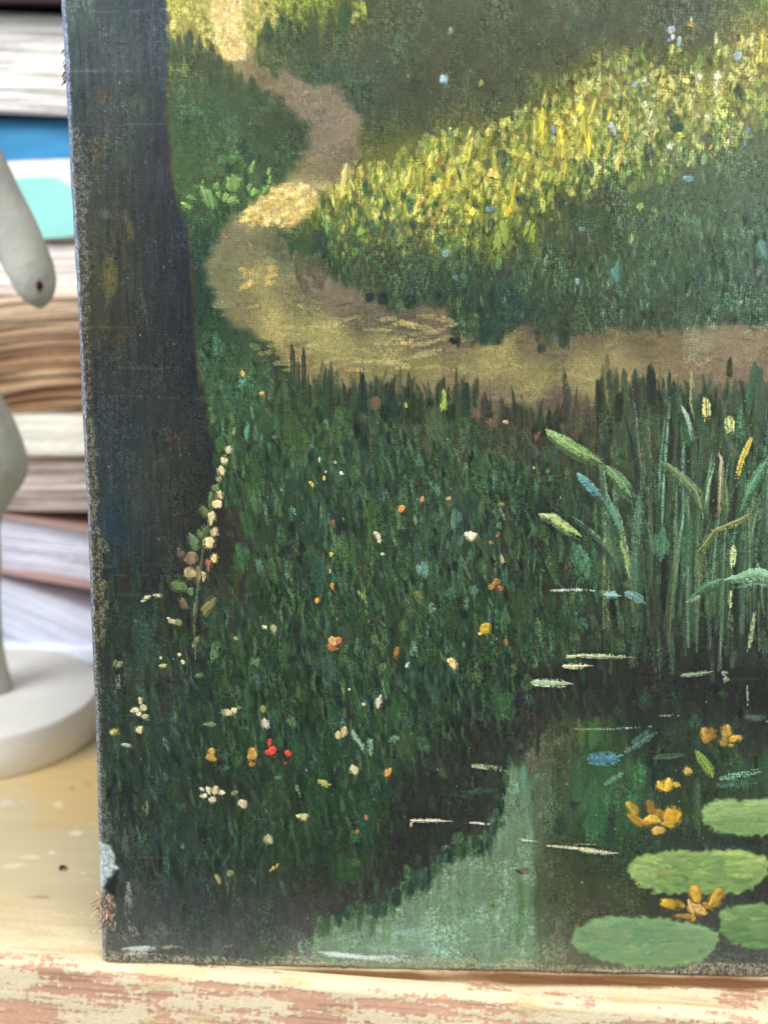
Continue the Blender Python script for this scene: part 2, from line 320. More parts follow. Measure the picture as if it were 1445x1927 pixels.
# ------------------------------------------------------------------ 3 the path
P1 = [(388, -70), (462, -70), (455, 30), (468, 70), (478, 98), (500, 116), (560, 140), (618, 156), (656, 186), (676, 232), (680, 292), (662, 322), (622, 336), (598, 360), (592, 388), (560, 426), (525, 430), (520, 468), (560, 482), (600, 500), (640, 540), (700, 566), (745, 585), (800, 575), (836, 572), (842, 615), (880, 646), (930, 646), (985, 612), (1040, 640), (1080, 640), (1120, 622), (1200, 622), (1300, 618), (1400, 614), (1520, 612), (1520, 720), (1445, 712), (1420, 760), (1350, 762), (1290, 742), (1230, 742), (1200, 702), (1180, 742), (1120, 762), (1092, 820), (1050, 828), (1000, 772), (962, 764), (925, 806), (896, 790), (880, 760), (800, 742), (740, 746), (716, 772), (698, 768), (680, 740), (640, 732), (600, 722), (588, 742), (548, 704), (520, 654), (480, 628), (450, 612), (412, 584), (396, 532), (386, 490), (400, 458), (428, 424), (466, 386), (520, 350), (566, 306), (582, 280), (588, 240), (566, 212), (526, 186), (486, 172), (458, 146), (425, 122), (400, 70)]
PM = poly_mask(P1, 3.4, 9, 6)
lay(PM, FP)
scatter(1500, (380, 100, 1510, 840), (20, 64), (5, 15), 6, 14, Fd=FP, lum=.085, hue=3, op=.5, soft=1.6, h=.03, mask=PM)
scatter(500, (400, 560, 1510, 760), (14, 44), (3, 8), 4, 14, Fd=FP, lum=.16, hue=4, op=.5, dry=.55, h=.05, mask=PM)
scatter(240, (360, -60, 520, 100), (8, 22), (4, 10), 86, 24, pal=[(186, 176, 92), (206, 190, 104), (170, 166, 84), (214, 196, 116)], lum=.06, op=.6, dry=.4, h=.10)
scatter(380, (400, -60, 462, 112), (6, 18), (4, 9), 80, 30, pal=[(246, 214, 150), (226, 192, 124), (250, 228, 170), (205, 176, 105)], lum=.05, op=.7, dry=.35, h=.13, mask=PM)
SUNP = poly_mask([(452, 420), (464, 392), (520, 352), (560, 345), (600, 360), (592, 386), (556, 420), (500, 424)], 2, 5, 5)
scatter(380, (445, 340, 605, 425), (8, 24), (4, 9), 25, 16, pal=[(238, 206, 134), (214, 182, 106), (226, 196, 120), (246, 220, 150), (190, 160, 86)], lum=.05, op=.8, dry=.3, h=.12, mask=SUNP)
scatter(70, (470, 595, 900, 700), (24, 80), (5, 12), 3, 8, pal=[(178, 164, 104), (160, 150, 94), (186, 170, 110)], lum=.05, op=.55, dry=.55, h=.06)
scatter(24, (455, 500, 520, 540), (12, 28), (6, 10), 20, 14, pal=[(188, 162, 92), (200, 172, 100)], lum=.05, op=.7, dry=.35, h=.08)
# dark dabs of foliage hanging over the path
for x, y, l, wd, c in [(695, 560, 24, 18, (30, 48, 46)), (720, 562, 28, 20, (30, 46, 46)), (770, 568, 26, 40, (44, 56, 46)), (915, 625, 60, 24, (40, 62, 54)), (880, 612, 55, 34, (52, 72, 52)), (860, 640, 30, 14, (60, 62, 50)), (855, 640, 12, 22, (26, 34, 34)), (1020, 655, 22, 24, (56, 64, 60)), (1060, 640, 40, 24, (52, 60, 56)), (600, 455, 50, 26, (52, 64, 52)), (585, 505, 50, 26, (84, 84, 64)), (560, 500, 60, 26, (92, 92, 66)), (575, 540, 34, 30, (88, 84, 64)), (600, 530, 34, 24, (86, 80, 64)), (535, 470, 46, 22, (98, 100, 72)), (610, 510, 34, 18, (78, 80, 62))]:
    for _ in range(4): stroke([(x+ru(-wd, wd)*.35, y-l/2+ru(-3, 3)), (x+ru(-wd, wd)*.35, y+l/2+ru(-4, 4))], wd*ru(.4, .7), np.array(c)*ru(.9, 1.12), op=.6, dry=.25, soft=2, h=.03, ends=(.8, .6))
scatter(260, (700, 545, 1300, 655), (14, 40), (5, 12), 90, 12, Fd=FV, lum=.12, hue=4, op=.55, soft=1.5, h=.03, mask=1-PM)
# grass tips that rise over the lower path edge
for _ in range(560):
    x = ru(520, 1500); e = 745 if x < 900 else (790 if x < 1130 else 748)
    if 1125 < x < 1200: e = 730
    y = e+ru(-10, 45); L = ru(22, 60)*(1 if rnd() < .8 else 1.5); lean = random.gauss(0, 5)
    c = at(FV, x, min(max(y+30, 760), 830))*ru(.62, 1.15)
    stroke([(x, y+14), (x+lean*.4, y-L*.4), (x+lean, y-L*.75)], ru(5, 12), c, op=ru(.35, .85), h=.03, soft=1.4, ends=(.9, .08))
for x, y0, y1, wd in [(612, 790, 680, 12), (622, 770, 668, 8), (684, 780, 698, 18), (552, 730, 638, 10), (572, 735, 645, 9), (560, 740, 660, 8), (875, 790, 718, 12), (880, 760, 712, 7), (910, 800, 732, 14), (735, 790, 742, 26), (1222, 770, 668, 13), (1230, 780, 690, 9), (1260, 750, 690, 7), (1225, 760, 680, 16), (1190, 770, 705, 14), (1130, 800, 720, 18), (1160, 800, 735, 16), (1205, 790, 700, 12), (1330, 790, 742, 16), (1372, 712, 668, 12)]:
    stroke([(x, y0), (x+ru(-2, 2), (y0+y1)/2), (x+ru(-4, 4), y1)], wd, (44+ru(-8, 8), 58+ru(-8, 10), 48+ru(-6, 6)), op=.85, h=.04, ends=(.9, .08))
for x, y in [(705, 765), (925, 800), (1062, 812), (895, 785)]:
    multi([(x, y-24), (x+2, y+16)], 24, (110, 92, 74), op=.7, soft=2, h=.04)

# firs in front of the bright crowns, upper left
for x, y, wd, L in [(322, 62, 14, 60), (336, 56, 12, 70), (357, 47, 16, 80), (348, 60, 10, 50), (375, 60, 15, 80), (398, 74, 15, 80), (386, 84, 13, 60), (412, 92, 12, 60), (432, 108, 14, 70), (451, 126, 12, 50), (474, 136, 13, 50), (330, 80, 18, 50), (365, 90, 22, 60), (405, 110, 22, 60)]:
    c = (66+ru(-6, 6), 82+ru(-6, 6), 58)
    stroke([(x+2, y+L), (x+1, y+L*.4), (x, y)], wd, c, op=.9, h=.03, soft=1.6, ends=(.9, .05))
for x0, y0, x1, y1, wd in [(500, 130, 492, 44, 26), (512, 110, 497, 18, 14), (520, 150, 482, 46, 12), (540, 120, 530, 12, 30), (560, 110, 548, 20, 26), (590, 110, 586, -8, 20), (615, 100, 622, 5, 16), (640, 90, 650, -10, 20), (575, 130, 570, 40, 30), (515, 100, 508, 50, 24)]:
    stroke([(x0, y0), ((x0+x1)/2+2, (y0+y1)/2), (x1, y1)], wd, (62+ru(-5, 5), 76+ru(-5, 5), 56), op=.8, soft=2, h=.03, ends=(.9, .06))
scatter(260, (480, 90, 700, 200), (20, 50), (8, 18), 90, 12, Fd=FV, lum=.07, hue=3, op=.6, soft=2.2, h=.02, mask=1-PM)
for x, y, r_, c in [(426, 299, 32, (80, 132, 82)), (370, 208, 26, (72, 112, 82)), (395, 318, 22, (70, 108, 76)), (500, 205, 20, (84, 108, 78)), (478, 205, 14, (78, 104, 74)), (440, 285, 14, (90, 130, 82))]:
    stroke([(x, y-r_*.35), (x, y+r_*.4)], r_, c, op=.6, soft=3, h=.03, ends=(.8, .7))
for x, y, L, wd in [(455, 275, 40, 18), (470, 300, 34, 18), (430, 320, 30, 14), (463, 345, 60, 8), (496, 350, 50, 7), (430, 350, 46, 10)]:
    stroke([(x, y-L/2), (x+2, y+L/2)], wd, (40, 62, 54), op=.65, soft=2, h=.02)

# ------------------------------------------------------------------ 4 trunk
TR = [(60, -90), (312, -90), (312, 0), (315, 60), (318, 82), (310, 96), (313, 150), (311, 200), (316, 270), (322, 355), (334, 384), (350, 430), (359, 490), (357, 522), (361, 600), (367, 680), (379, 740), (389, 790), (396, 840), (402, 880), (412, 930), (424, 965), (436, 1010), (430, 1060), (380, 1110), (300, 1130), (220, 1120), (150, 1140), (60, 1140)]
TM = poly_mask(TR, 1.6, 3, 7)
RIM = np.clip(poly_mask([(x+5 if x > 200 else x, y) for x, y in TR], 1.4, 3, 7)-TM, 0, 1)
RIM *= (PY > 90)*(PY < 820)*(.5+noise(22, 22)*.7)
lay(RIM*.9, np.array([74, 52, 42], np.float32))
low = np.clip((1120-PY)/110, 0, 1)
lay(TM*np.where(PY > 1010, low, 1), FT)
scatter(1700, (100, -70, 430, 1060), (40, 130), (5, 14), 91, 3, Fd=FT, lum=.09, hue=2.5, op=.5, soft=1.6, h=.02, mask=TM)
scatter(700, (110, -60, 420, 1040), (30, 110), (2, 5), 91, 3, Fd=FT, lum=.22, hue=3, op=.4, dry=.6, h=.03, mask=TM)
for x0, y0, x1, y1, wd, c, o in [(196, 150, 186, 212, 18, (84, 72, 60), .5), (182, 245, 186, 330, 30, (76, 78, 60), .6), (205, 470, 206, 585, 30, (92, 90, 56), .55), (238, 380, 250, 470, 14, (92, 88, 56), .5), (224, 400, 226, 460, 22, (62, 60, 48), .5), (196, 385, 202, 420, 20, (72, 92, 76), .5), (214, 480, 212, 560, 16, (86, 80, 50), .5), (186, 560, 190, 660, 34, (62, 60, 48), .4), (300, 640, 306, 680, 8, (70, 74, 60), .6), (266, 540, 278, 620, 8, (66, 72, 64), .6), (256, 480, 262, 560, 8, (58, 66, 62), .5), (222, 620, 226, 660, 20, (70, 58, 44), .5), (302, 850, 300, 900, 22, (62, 60, 46), .6), (320, 800, 326, 870, 30, (52, 46, 42), .5), (270, 890, 280, 960, 26, (56, 54, 44), .5), (265, 880, 262, 1000, 24, (52, 58, 58), .5), (206, 920, 214, 1040, 36, (34, 48, 58), .6), (230, 280, 240, 330, 30, (66, 72, 64), .5), (180, 300, 196, 380, 20, (62, 64, 54), .5), (255, 170, 262, 230, 30, (66, 80, 76), .35), (300, 200, 300, 330, 24, (44, 46, 56), .6), (215, 60, 216, 120, 40, (66, 76, 86), .5), (255, 0, 258, 90, 16, (66, 78, 86), .5)]:
    multi([(x0, y0), (x1, y1)], wd, c, op=o, dry=.15, soft=3, h=.03)
# dark foot of the trunk, brownish earth beside it
for x, y, L, wd, c in [(440, 1010, 120, 34, (48, 42, 36)), (452, 1100, 110, 26, (60, 46, 36)), (420, 1060, 100, 24, (38, 38, 34)), (300, 1110, 90, 60, (36, 40, 40)), (210, 1110, 90, 40, (30, 38, 44)), (250, 1190, 120, 60, (36, 48, 42)), (475, 940, 60, 20, (62, 96, 56)), (470, 1080, 90, 22, (60, 92, 56)), (448, 1160, 80, 22, (56, 84, 56)), (465, 990, 60, 18, (58, 92, 54))]:
    stroke([(x-6, y-L/2), (x+6, y+L/2)], wd, c, op=.6, soft=3, h=.03, ends=(.5, .5))
scatter(200, (190, 1060, 480, 1200), (30, 80), (5, 14), 92, 6, pal=[(36, 46, 42), (44, 58, 48), (30, 38, 40), (50, 66, 48), (40, 40, 36)], lum=.08, op=.5, soft=1.8, h=.03)

# ------------------------------------------------------------------ 5 pond
PD = [(590, 1752), (640, 1730), (720, 1712), (735, 1690), (750, 1700), (760, 1660), (770, 1685), (790, 1690), (800, 1670), (812, 1650), (835, 1618), (850, 1604), (870, 1612), (880, 1598), (900, 1604), (912, 1625), (925, 1615), (930, 1590), (928, 1550), (935, 1530), (948, 1505), (950, 1470), (965, 1440), (995, 1445), (1003, 1480), (1003, 1900), (590, 1900)]
DK = [(560, 1745), (640, 1700), (740, 1600), (745, 1500), (790, 1420), (850, 1395), (960, 1330), (1000, 1262), (1060, 1250), (1250, 1240), (1445, 1250), (1510, 1250), (1510, 1330), (1250, 1350), (1180, 1360), (1080, 1350), (990, 1420), (960, 1470), (940, 1540), (900, 1570), (830, 1600), (760, 1680), (720, 1712), (640, 1752), (590, 1765)]
dm = poly_mask(DK, 4, 10, 10)
lay(dm*.50, np.array([38, 38, 37], np.float32))
scatter(420, (600, 1240, 1500, 1760), (24, 60), (8, 18), 90, 10, pal=[(36, 38, 36), (40, 38, 36), (38, 50, 42), (32, 38, 38), (46, 44, 40)], lum=.08, op=.55, soft=2, h=.02, mask=dm)
pm = poly_mask(PD, 3.0, 7, 6)*.92
lay(pm, FV*0.25+np.array([106, 134, 108], np.float32)*.75)
scatter(520, (600, 1440, 1003, 1840), (30, 90), (8, 20), 90, 6, pal=[(100, 128, 102), (112, 142, 114), (96, 118, 94), (106, 136, 112), (90, 116, 88)], lum=.05, hue=2.5, op=.4, soft=2.5, h=.02, mask=pm)
scatter(130, (640, 1700, 1003, 1800), (20, 60), (6, 16), 0, 8, pal=[(108, 140, 118), (112, 146, 126), (100, 132, 106), (116, 150, 132)], lum=.04, op=.4, dry=.3, soft=2, h=.03, mask=pm)
scatter(60, (700, 1745, 860, 1805), (20, 60), (8, 16), 0, 6, pal=[(116, 152, 136), (122, 160, 146)], lum=.04, op=.45, soft=2, h=.03)
# hanging reflected foliage at the pond's bank
for x, y0, y1, wd, c in [(655, 1710, 1775, 22, (78, 108, 74)), (672, 1700, 1768, 18, (62, 92, 62)), (700, 1715, 1770, 14, (66, 98, 56)), (725, 1700, 1795, 16, (80, 112, 72)), (740, 1690, 1745, 14, (60, 88, 54)), (748, 1650, 1705, 16, (46, 66, 50)), (775, 1625, 1690, 22, (50, 78, 58)), (802, 1640, 1685, 22, (36, 58, 48)), (765, 1620, 1670, 14, (74, 98, 70)), (840, 1585, 1610, 20, (58, 84, 56)), (862, 1560, 1602, 24, (62, 88, 62)), (880, 1575, 1600, 26, (42, 64, 50)), (905, 1560, 1624, 22, (50, 76, 60)), (918, 1555, 1618, 14, (48, 72, 58)), (900, 1480, 1500, 60, (46, 74, 58)), (865, 1495, 1500, 40, (46, 72, 56)), (945, 1540, 1562, 12, (54, 74, 58)), (985, 1650, 1760, 30, (84, 116, 80)), (970, 1715, 1800, 26, (82, 120, 86)), (925, 1690, 1722, 20, (90, 112, 76))]:
    multi([(x, y0), (x+ru(-2, 2), y1)], wd, c, op=.75, dry=.1, soft=2, h=.03)
EDGE = [(600, 1745), (640, 1728), (670, 1712), (705, 1715), (730, 1700), (750, 1680), (775, 1665), (800, 1650), (825, 1625), (850, 1600), (880, 1590), (905, 1590), (930, 1560), (940, 1520), (955, 1470)]
for _ in range(150):
    t = ru(0, len(EDGE)-1.01); i_ = int(t); f_ = t-i_; x = EDGE[i_][0]*(1-f_)+EDGE[i_+1][0]*f_; y = EDGE[i_][1]*(1-f_)+EDGE[i_+1][1]*f_
    c = random.choice([(46, 70, 54), (38, 58, 48), (60, 88, 60), (52, 78, 52), (34, 50, 44), (72, 100, 68)]); L = ru(16, 56)*(1 if x < 930 else .4)
    stroke([(x+ru(-6, 6), y-ru(6, 22)), (x+ru(-5, 5), y+L*.6)], ru(6, 16), c, op=ru(.5, .9), dry=ru(0, .4), soft=1.6, h=.04, ends=(.8, .15))
for _ in range(60):
    x = ru(590, 1000); y = ru(1600, 1800); L = ru(30, 90)
    if at(pm, x, y) < .6: continue
    stroke([(x, y-L/2), (x+ru(-2, 2), y+L/2)], ru(5, 14), random.choice([(82, 112, 84), (92, 122, 92), (118, 148, 124), (86, 112, 78), (124, 154, 132)]), op=ru(.25, .5), dry=.2, soft=2.2, h=.03, ends=(.6, .3))
# right half of the pond: dark olive with stripes of reflected reeds
scatter(560, (1003, 1350, 1510, 1840), (30, 90), (10, 24), 90, 4, Fd=FV, lum=.07, hue=3, op=.5, soft=2.5, h=.02)
for x, y0, y1, wd, c in [(1092, 1340, 1420, 18, (76, 96, 56)), (1120, 1340, 1440, 26, (62, 96, 58)), (1135, 1350, 1440, 18, (56, 88, 54)), (1085, 1400, 1560, 28, (58, 92, 66)), (1060, 1370, 1560, 34, (64, 74, 54)), (1200, 1420, 1500, 26, (58, 104, 64)), (1185, 1480, 1580, 26, (50, 96, 62)), (1128, 1490, 1620, 26, (52, 94, 62)), (1110, 1520, 1610, 22, (56, 92, 64)), (1150, 1500, 1600, 18, (44, 58, 50)), (1080, 1500, 1530, 24, (44, 54, 46)), (1055, 1530, 1580, 26, (44, 60, 48)), (1245, 1450, 1530, 24, (44, 60, 48)), (1232, 1430, 1520, 14, (34, 42, 46)), (1165, 1440, 1520, 20, (58, 72, 52)), (1310, 1450, 1600, 16, (72, 92, 66)), (1015, 1460, 1560, 22, (84, 92, 76)), (985, 1430, 1520, 16, (90, 134, 108)), (972, 1460, 1510, 14, (98, 142, 118)), (1000, 1400, 1470, 26, (86, 88, 70)), (1020, 1370, 1460, 26, (74, 76, 60)), (1012, 1370, 1430, 8, (40, 42, 38)), (978, 1385, 1420, 14, (72, 86, 60)), (950, 1340, 1362, 18, (50, 88, 58)), (956, 1290, 1355, 20, (46, 82, 56)), (1270, 1290, 1370, 24, (40, 58, 46)), (1215, 1290, 1350, 22, (42, 60, 46)), (1305, 1340, 1380, 20, (48, 78, 64)), (1420, 1340, 1362, 40, (78, 92, 80)), (1360, 1290, 1320, 18, (52, 78, 60))]:
    multi([(x, y0), (x+ru(-3, 3), y1)], wd, c, op=.72, dry=.0, soft=2.4, h=.03)
# dark water round the lily pads
for x0, y0, x1, y1, wd, c in [(1335, 1580, 1445, 1590, 26, (40, 48, 48)), (1225, 1670, 1300, 1700, 36, (42, 46, 46)), (1170, 1690, 1200, 1720, 40, (62, 68, 52)), (1350, 1790, 1445, 1800, 34, (52, 60, 62)), (1370, 1690, 1445, 1692, 16, (44, 52, 50)), (1085, 1700, 1160, 1712, 20, (60, 60, 50)), (1350, 1600, 1445, 1596, 16, (50, 62, 58))]:
    stroke([(x0, y0), (x1, y1)], wd, c, op=.7, soft=3, h=.02)

# ------------------------------------------------------------------ 6 reeds on the right (underpainting)
for _ in range(300):
    x = ru(1040, 1500); y = ru(740, 1230); L = ru(50, 150); dens = 1 if x > 1180 else .5
    if rnd() > dens: continue
    c = random.choice([(50, 66, 54), (66, 88, 68), (44, 50, 46), (58, 78, 60), (52, 48, 44), (76, 100, 76), (40, 44, 42), (60, 58, 46)])
    stroke([(x, y+L/2), (x+ru(-6, 6), y), (x+random.gauss(0, 8), y-L/2)], ru(5, 14), np.array(c)*ru(.85, 1.12), op=ru(.35, .75), dry=ru(0, .5), h=.04, soft=1.4, ends=(.8, .1))
for k_ in range(95):
    xb = ru(1130, 1500); yb = ru(1080, 1240); side = (xb-1290)/160+random.gauss(0, .8); reach = side*ru(26, 62); H_ = ru(150, 420)
    if xb < 1200: H_ *= .72
    xt = xb+reach; yt = yb-H_; droop = ru(0, .22)*H_ if abs(side) > .5 else 0
    q = []
    for t in np.linspace(0, 1, 8):
        q.append((xb+reach*t**2.1, yb-H_*t+droop*max(0, t-.55)**2*4.5))
    c = np.array(random.choice([(74, 100, 76), (86, 116, 88), (62, 88, 70), (100, 130, 100), (54, 72, 58), (40, 50, 44), (92, 108, 76), (76, 108, 90), (42, 48, 44), (66, 78, 58)]))*ru(.85, 1.1)
    stroke(q, ru(6, 18), c*.85, op=ru(.5, .9), dry=ru(.05, .45), h=.08, soft=1.4, ends=(.55, .05), col2=c*1.1)
    if rnd() < .35: stroke([(x_+ru(2, 5), y_) for x_, y_ in q[2:]], 3, c*1.45, op=.7, dry=.55, h=.08, ends=(.5, .1))
for pts, wd, c, dr, o in [
    ([(1250, 1200), (1262, 1080), (1258, 960), (1240, 866)], 9, (66, 92, 68), .35, .8), ([(1330, 1190), (1330, 1090), (1318, 980), (1322, 976)], 10, (84, 110, 80), .4, .8), ([(1184, 1091), (1190, 1140), (1205, 1190)], 9, (66, 92, 66), .35, .8),
    ([(1360, 1180), (1372, 1040), (1400, 940), (1445, 860)], 10, (84, 120, 90), .35, .8), ([(1342, 1180), (1348, 1060), (1351, 976)], 8, (92, 112, 76), .4, .8), ([(1300, 1190), (1296, 1020), (1284, 900), (1283, 780)], 11, (66, 96, 70), .4, .8), ([(1395, 1190), (1385, 1020), (1400, 860), (1432, 700)], 12, (72, 104, 78), .4, .8), ([(1432, 1200), (1420, 1040), (1440, 900), (1480, 800)], 12, (90, 118, 92), .45, .8), ([(1218, 1200), (1222, 1060), (1205, 930), (1180, 820)], 10, (62, 84, 62), .4, .7), ([(1375, 1180), (1366, 960), (1350, 800), (1330, 700)], 9, (78, 100, 74), .5, .7), ([(1187, 937), (1196, 1000), (1204, 1100)], 7, (70, 94, 68), .4, .7), ([(1131, 871), (1150, 900)], 6, (90, 118, 80), .4, .7),
    ([(1138, 940), (1150, 980), (1166, 1035), (1176, 1090)], 22, (66, 98, 72), .2, .8),
    ([(1074, 1012), (1096, 1062), (1103, 1108)], 32, (76, 118, 88), .25, .85), ([(1088, 1040), (1098, 1062)], 8, (50, 84, 100), .3, .8),
    ([(1246, 983), (1242, 1066)], 30, (88, 138, 104), .25, .85), ([(1297, 967), (1291, 1094)], 30, (72, 108, 78), .35, .8),
    ([(1245, 865), (1270, 905), (1310, 940)], 30, (74, 98, 74), .5, .7), ([(1152, 905), (1165, 935), (1180, 950)], 22, (84, 116, 84), .3, .8),
    ([(1160, 930), (1185, 965)], 26, (74, 84, 64), .3, .7), ([(1283, 785), (1294, 855)], 15, (62, 108, 76), .3, .8),
    ([(1445, 860), (1412, 913), (1392, 964)], 20, (90, 140, 102), .2, .85), ([(1436, 655), (1420, 720), (1400, 800)], 26, (58, 94, 74), .2, .8),
    ([(1342, 996), (1330, 1020), (1318, 1050)], 18, (96, 118, 78), .5, .8), ([(1430, 920), (1415, 1000)], 18, (96, 118, 90), .55, .7),
    ([(1030, 905), (1040, 890)], 16, (84, 130, 112), .4, .6), ([(1120, 800), (1145, 850)], 10, (64, 90, 72), .4, .7), ([(1200, 760), (1215, 860)], 20, (66, 84, 64), .45, .8),
    ([(1260, 1180), (1262, 1240)], 15, (78, 108, 74), .2, .7), ([(1085, 1155), (1110, 1200)], 26, (58, 96, 70), .2, .7), ([(1300, 1150), (1306, 1170)], 20, (50, 86, 56), .2, .6),
    ([(1375, 1140), (1372, 1210)], 14, (110, 130, 96), .6, .8), ([(1345, 770), (1340, 900)], 14, (76, 96, 70), .5, .7), ([(1395, 760), (1388, 860)], 20, (70, 110, 82), .4, .7)]:
    multi(pts, wd*.9, np.array(c)*.94, op=o, dry=dr, soft=1.6, h=.06)

# larger soft touches, olive, blue green and dark, that give the grass its mass
for _ in range(230):
    x = ru(420, 1180); y = ru(770, 1430); L = ru(26, 60); a_ = random.gauss(6, 6)
    if y > 1250 and x > 1000: continue
    c = random.choice([(66, 90, 56), (76, 98, 60), (60, 88, 68), (58, 84, 54), (64, 92, 80), (72, 88, 56), (26, 36, 32), (24, 32, 32), (32, 40, 34)])
    multi([(x-a_/2, y-L/2), (x+a_/2, y+L/2)], ru(10, 22), c, op=ru(.25, .6), dry=ru(0, .35), soft=2, h=.05)
for _ in range(130):
    x = ru(215, 860); y = ru(1190, 1680); L = ru(26, 60); a_ = random.gauss(6, 6)
    c = random.choice([(56, 82, 54), (50, 76, 62), (62, 88, 62), (44, 68, 46), (58, 84, 76), (24, 34, 30), (26, 34, 34)])
    multi([(x-a_/2, y-L/2), (x+a_/2, y+L/2)], ru(9, 18), c, op=ru(.25, .55), dry=ru(0, .35), soft=2, h=.05)
for x, y, L, wd, c in [(650, 1640, 90, 46, (50, 80, 50)), (690, 1560, 90, 30, (36, 70, 52)), (600, 1500, 110, 36, (40, 66, 44)), (520, 1480, 100, 34, (48, 70, 44)), (760, 1400, 90, 34, (60, 84, 50)), (740, 1340, 80, 30, (44, 76, 48)), (490, 1560, 80, 26, (44, 72, 56)), (560, 1410, 90, 24, (46, 76, 50)), (300, 1380, 120, 44, (46, 60, 56)), (270, 1210, 120, 44, (50, 70, 58)), (350, 1560, 110, 40, (40, 56, 48)), (600, 1080, 120, 30, (46, 78, 66)), (700, 980, 110, 34, (58, 82, 48)), (650, 1040, 90, 34, (60, 86, 50)), (900, 900, 90, 34, (58, 82, 52)), (560, 820, 110, 34, (62, 84, 50)), (640, 800, 90, 30, (62, 88, 56)), (820, 800, 90, 44, (70, 90, 62)), (980, 1150, 110, 40, (56, 76, 50)), (1040, 1060, 80, 26, (58, 72, 46)), (930, 1010, 90, 30, (52, 74, 58)), (480, 900, 110, 26, (54, 84, 52)), (860, 1100, 90, 24, (62, 94, 76)), (940, 1330, 90, 30, (50, 84, 56)), (620, 1260, 90, 24, (62, 90, 74)), (460, 1330, 90, 24, (50, 78, 56))]:
    multi([(x-4, y-L/2), (x+4, y+L/2)], wd, c, op=.55, dry=.12, soft=2.4, h=.06)
# teal and green leaf dabs in the grass
for x0, y0, x1, y1, wd, c, dr in [(859, 950, 856, 1010, 22, (74, 106, 92), .15), (868, 1000, 862, 1040, 12, (76, 108, 92), .1), (890, 1025, 880, 1075, 15, (74, 110, 90), .1), (792, 1050, 800, 1092, 24, (92, 136, 126), .0), (868, 1040, 862, 1075, 12, (74, 108, 90), .1), (898, 1095, 884, 1128, 20, (84, 130, 104), .2), (842, 1100, 848, 1132, 26, (62, 100, 74), .2), (806, 1130, 816, 1160, 16, (108, 146, 126), .45), (657, 870, 672, 910, 24, (60, 92, 66), .1), (832, 945, 834, 985, 12, (64, 92, 82), .3), (938, 980, 940, 1005, 12, (74, 108, 90), .3), (1028, 880, 1036, 892, 14, (84, 126, 112), .3), (780, 1105, 794, 1140, 18, (92, 104, 62), .2), (762, 1112, 770, 1140, 12, (98, 112, 70), .4), (672, 1105, 690, 1140, 10, (122, 140, 78), .5), (684, 1100, 688, 1140, 8, (108, 128, 72), .4), (483, 1040, 494, 1092, 14, (84, 126, 112), .25), (512, 1138, 520, 1100, 14, (70, 100, 64), .3), (545, 950, 560, 975, 12, (98, 150, 130), .5), (466, 785, 466, 835, 12, (74, 122, 106), .5), (455, 700, 455, 745, 18, (70, 122, 108), .55), (518, 815, 520, 830, 22, (92, 108, 64), .3), (545, 885, 540, 905, 14, (84, 104, 68), .3), (505, 1050, 525, 1110, 20, (56, 84, 50), .2), (444, 1020, 460, 1090, 26, (58, 92, 54), .1), (480, 1230, 482, 1268, 18, (78, 112, 74), .35), (373, 1262, 375, 1280, 20, (86, 112, 74), .1), (405, 1205, 402, 1260, 16, (84, 110, 70), .5), (392, 1212, 420, 1218, 20, (70, 98, 64), .2), (226, 1238, 218, 1262, 20, (112, 128, 88), .1), (222, 1262, 220, 1320, 14, (92, 112, 84), .6), (740, 1380, 744, 1405, 26, (88, 122, 100), .5), (700, 1385, 695, 1405, 10, (110, 150, 120), .3), (640, 1350, 650, 1380, 12, (84, 118, 92), .5), (835, 1195, 850, 1240, 22, (66, 92, 76), .35), (776, 1200, 782, 1250, 20, (78, 108, 94), .4), (630, 1255, 640, 1300, 20, (66, 92, 72), .5), (700, 1190, 712, 1225, 16, (80, 96, 62), .4), (720, 1245, 722, 1265, 18, (70, 90, 62), .3), (640, 1330, 648, 1350, 22, (52, 84, 46), .2), (345, 1600, 342, 1580, 7, (92, 120, 104), .3), (272, 1500, 276, 1550, 14, (96, 112, 88), .6), (312, 1650, 316, 1600, 12, (64, 104, 88), .5), (310, 1380, 318, 1430, 14, (84, 106, 96), .5), (350, 1510, 340, 1530, 22, (60, 96, 86), .5), (523, 1455, 525, 1470, 18, (64, 112, 100), .3), (556, 1470, 565, 1510, 10, (104, 134, 110), .5), (545, 1340, 550, 1385, 22, (84, 112, 76), .5), (425, 1440, 430, 1450, 20, (66, 96, 88), .4), (880, 1120, 870, 1150, 14, (88, 118, 98), .5), (664, 1555, 672, 1600, 24, (42, 78, 52), .1), (655, 1620, 690, 1628, 16, (66, 92, 56), .2), (480, 1200, 484, 1240, 14, (70, 92, 66), .3)]:
    multi([(x0, y0), (x1, y1)], wd*.85, c, op=.85, dry=dr, h=.07)

# meadow: dark notches between the bright strokes
for x, y, L, wd in [(834, 318, 20, 7), (815, 336, 18, 10), (821, 384, 14, 8), (771, 390, 34, 12), (915, 310, 26, 16), (955, 268, 26, 10), (998, 283, 14, 7), (692, 355, 34, 18), (1138, 212, 22, 8), (1107, 320, 40, 20), (1128, 372, 46, 44), (1052, 380, 40, 16), (1270, 235, 44, 20), (1258, 215, 20, 16), (1275, 243, 24, 16), (1390, 175, 40, 16), (1220, 290, 50, 18), (1205, 175, 40, 8), (1295, 130, 30, 8), (945, 300, 44, 18), (1095, 415, 60, 50), (1060, 385, 24, 12), (1335, 115, 22, 10), (830, 455, 30, 14), (612, 450, 40, 22), (790, 480, 30, 24), (700, 430, 40, 14), (735, 435, 40, 14)]:
    stroke([(x-3, y-L/2), (x+3, y+L/2)], wd, (58+ru(-8, 10), 78+ru(-8, 8), 62), op=.7, soft=1.4, h=.0, ends=(.5, .3))

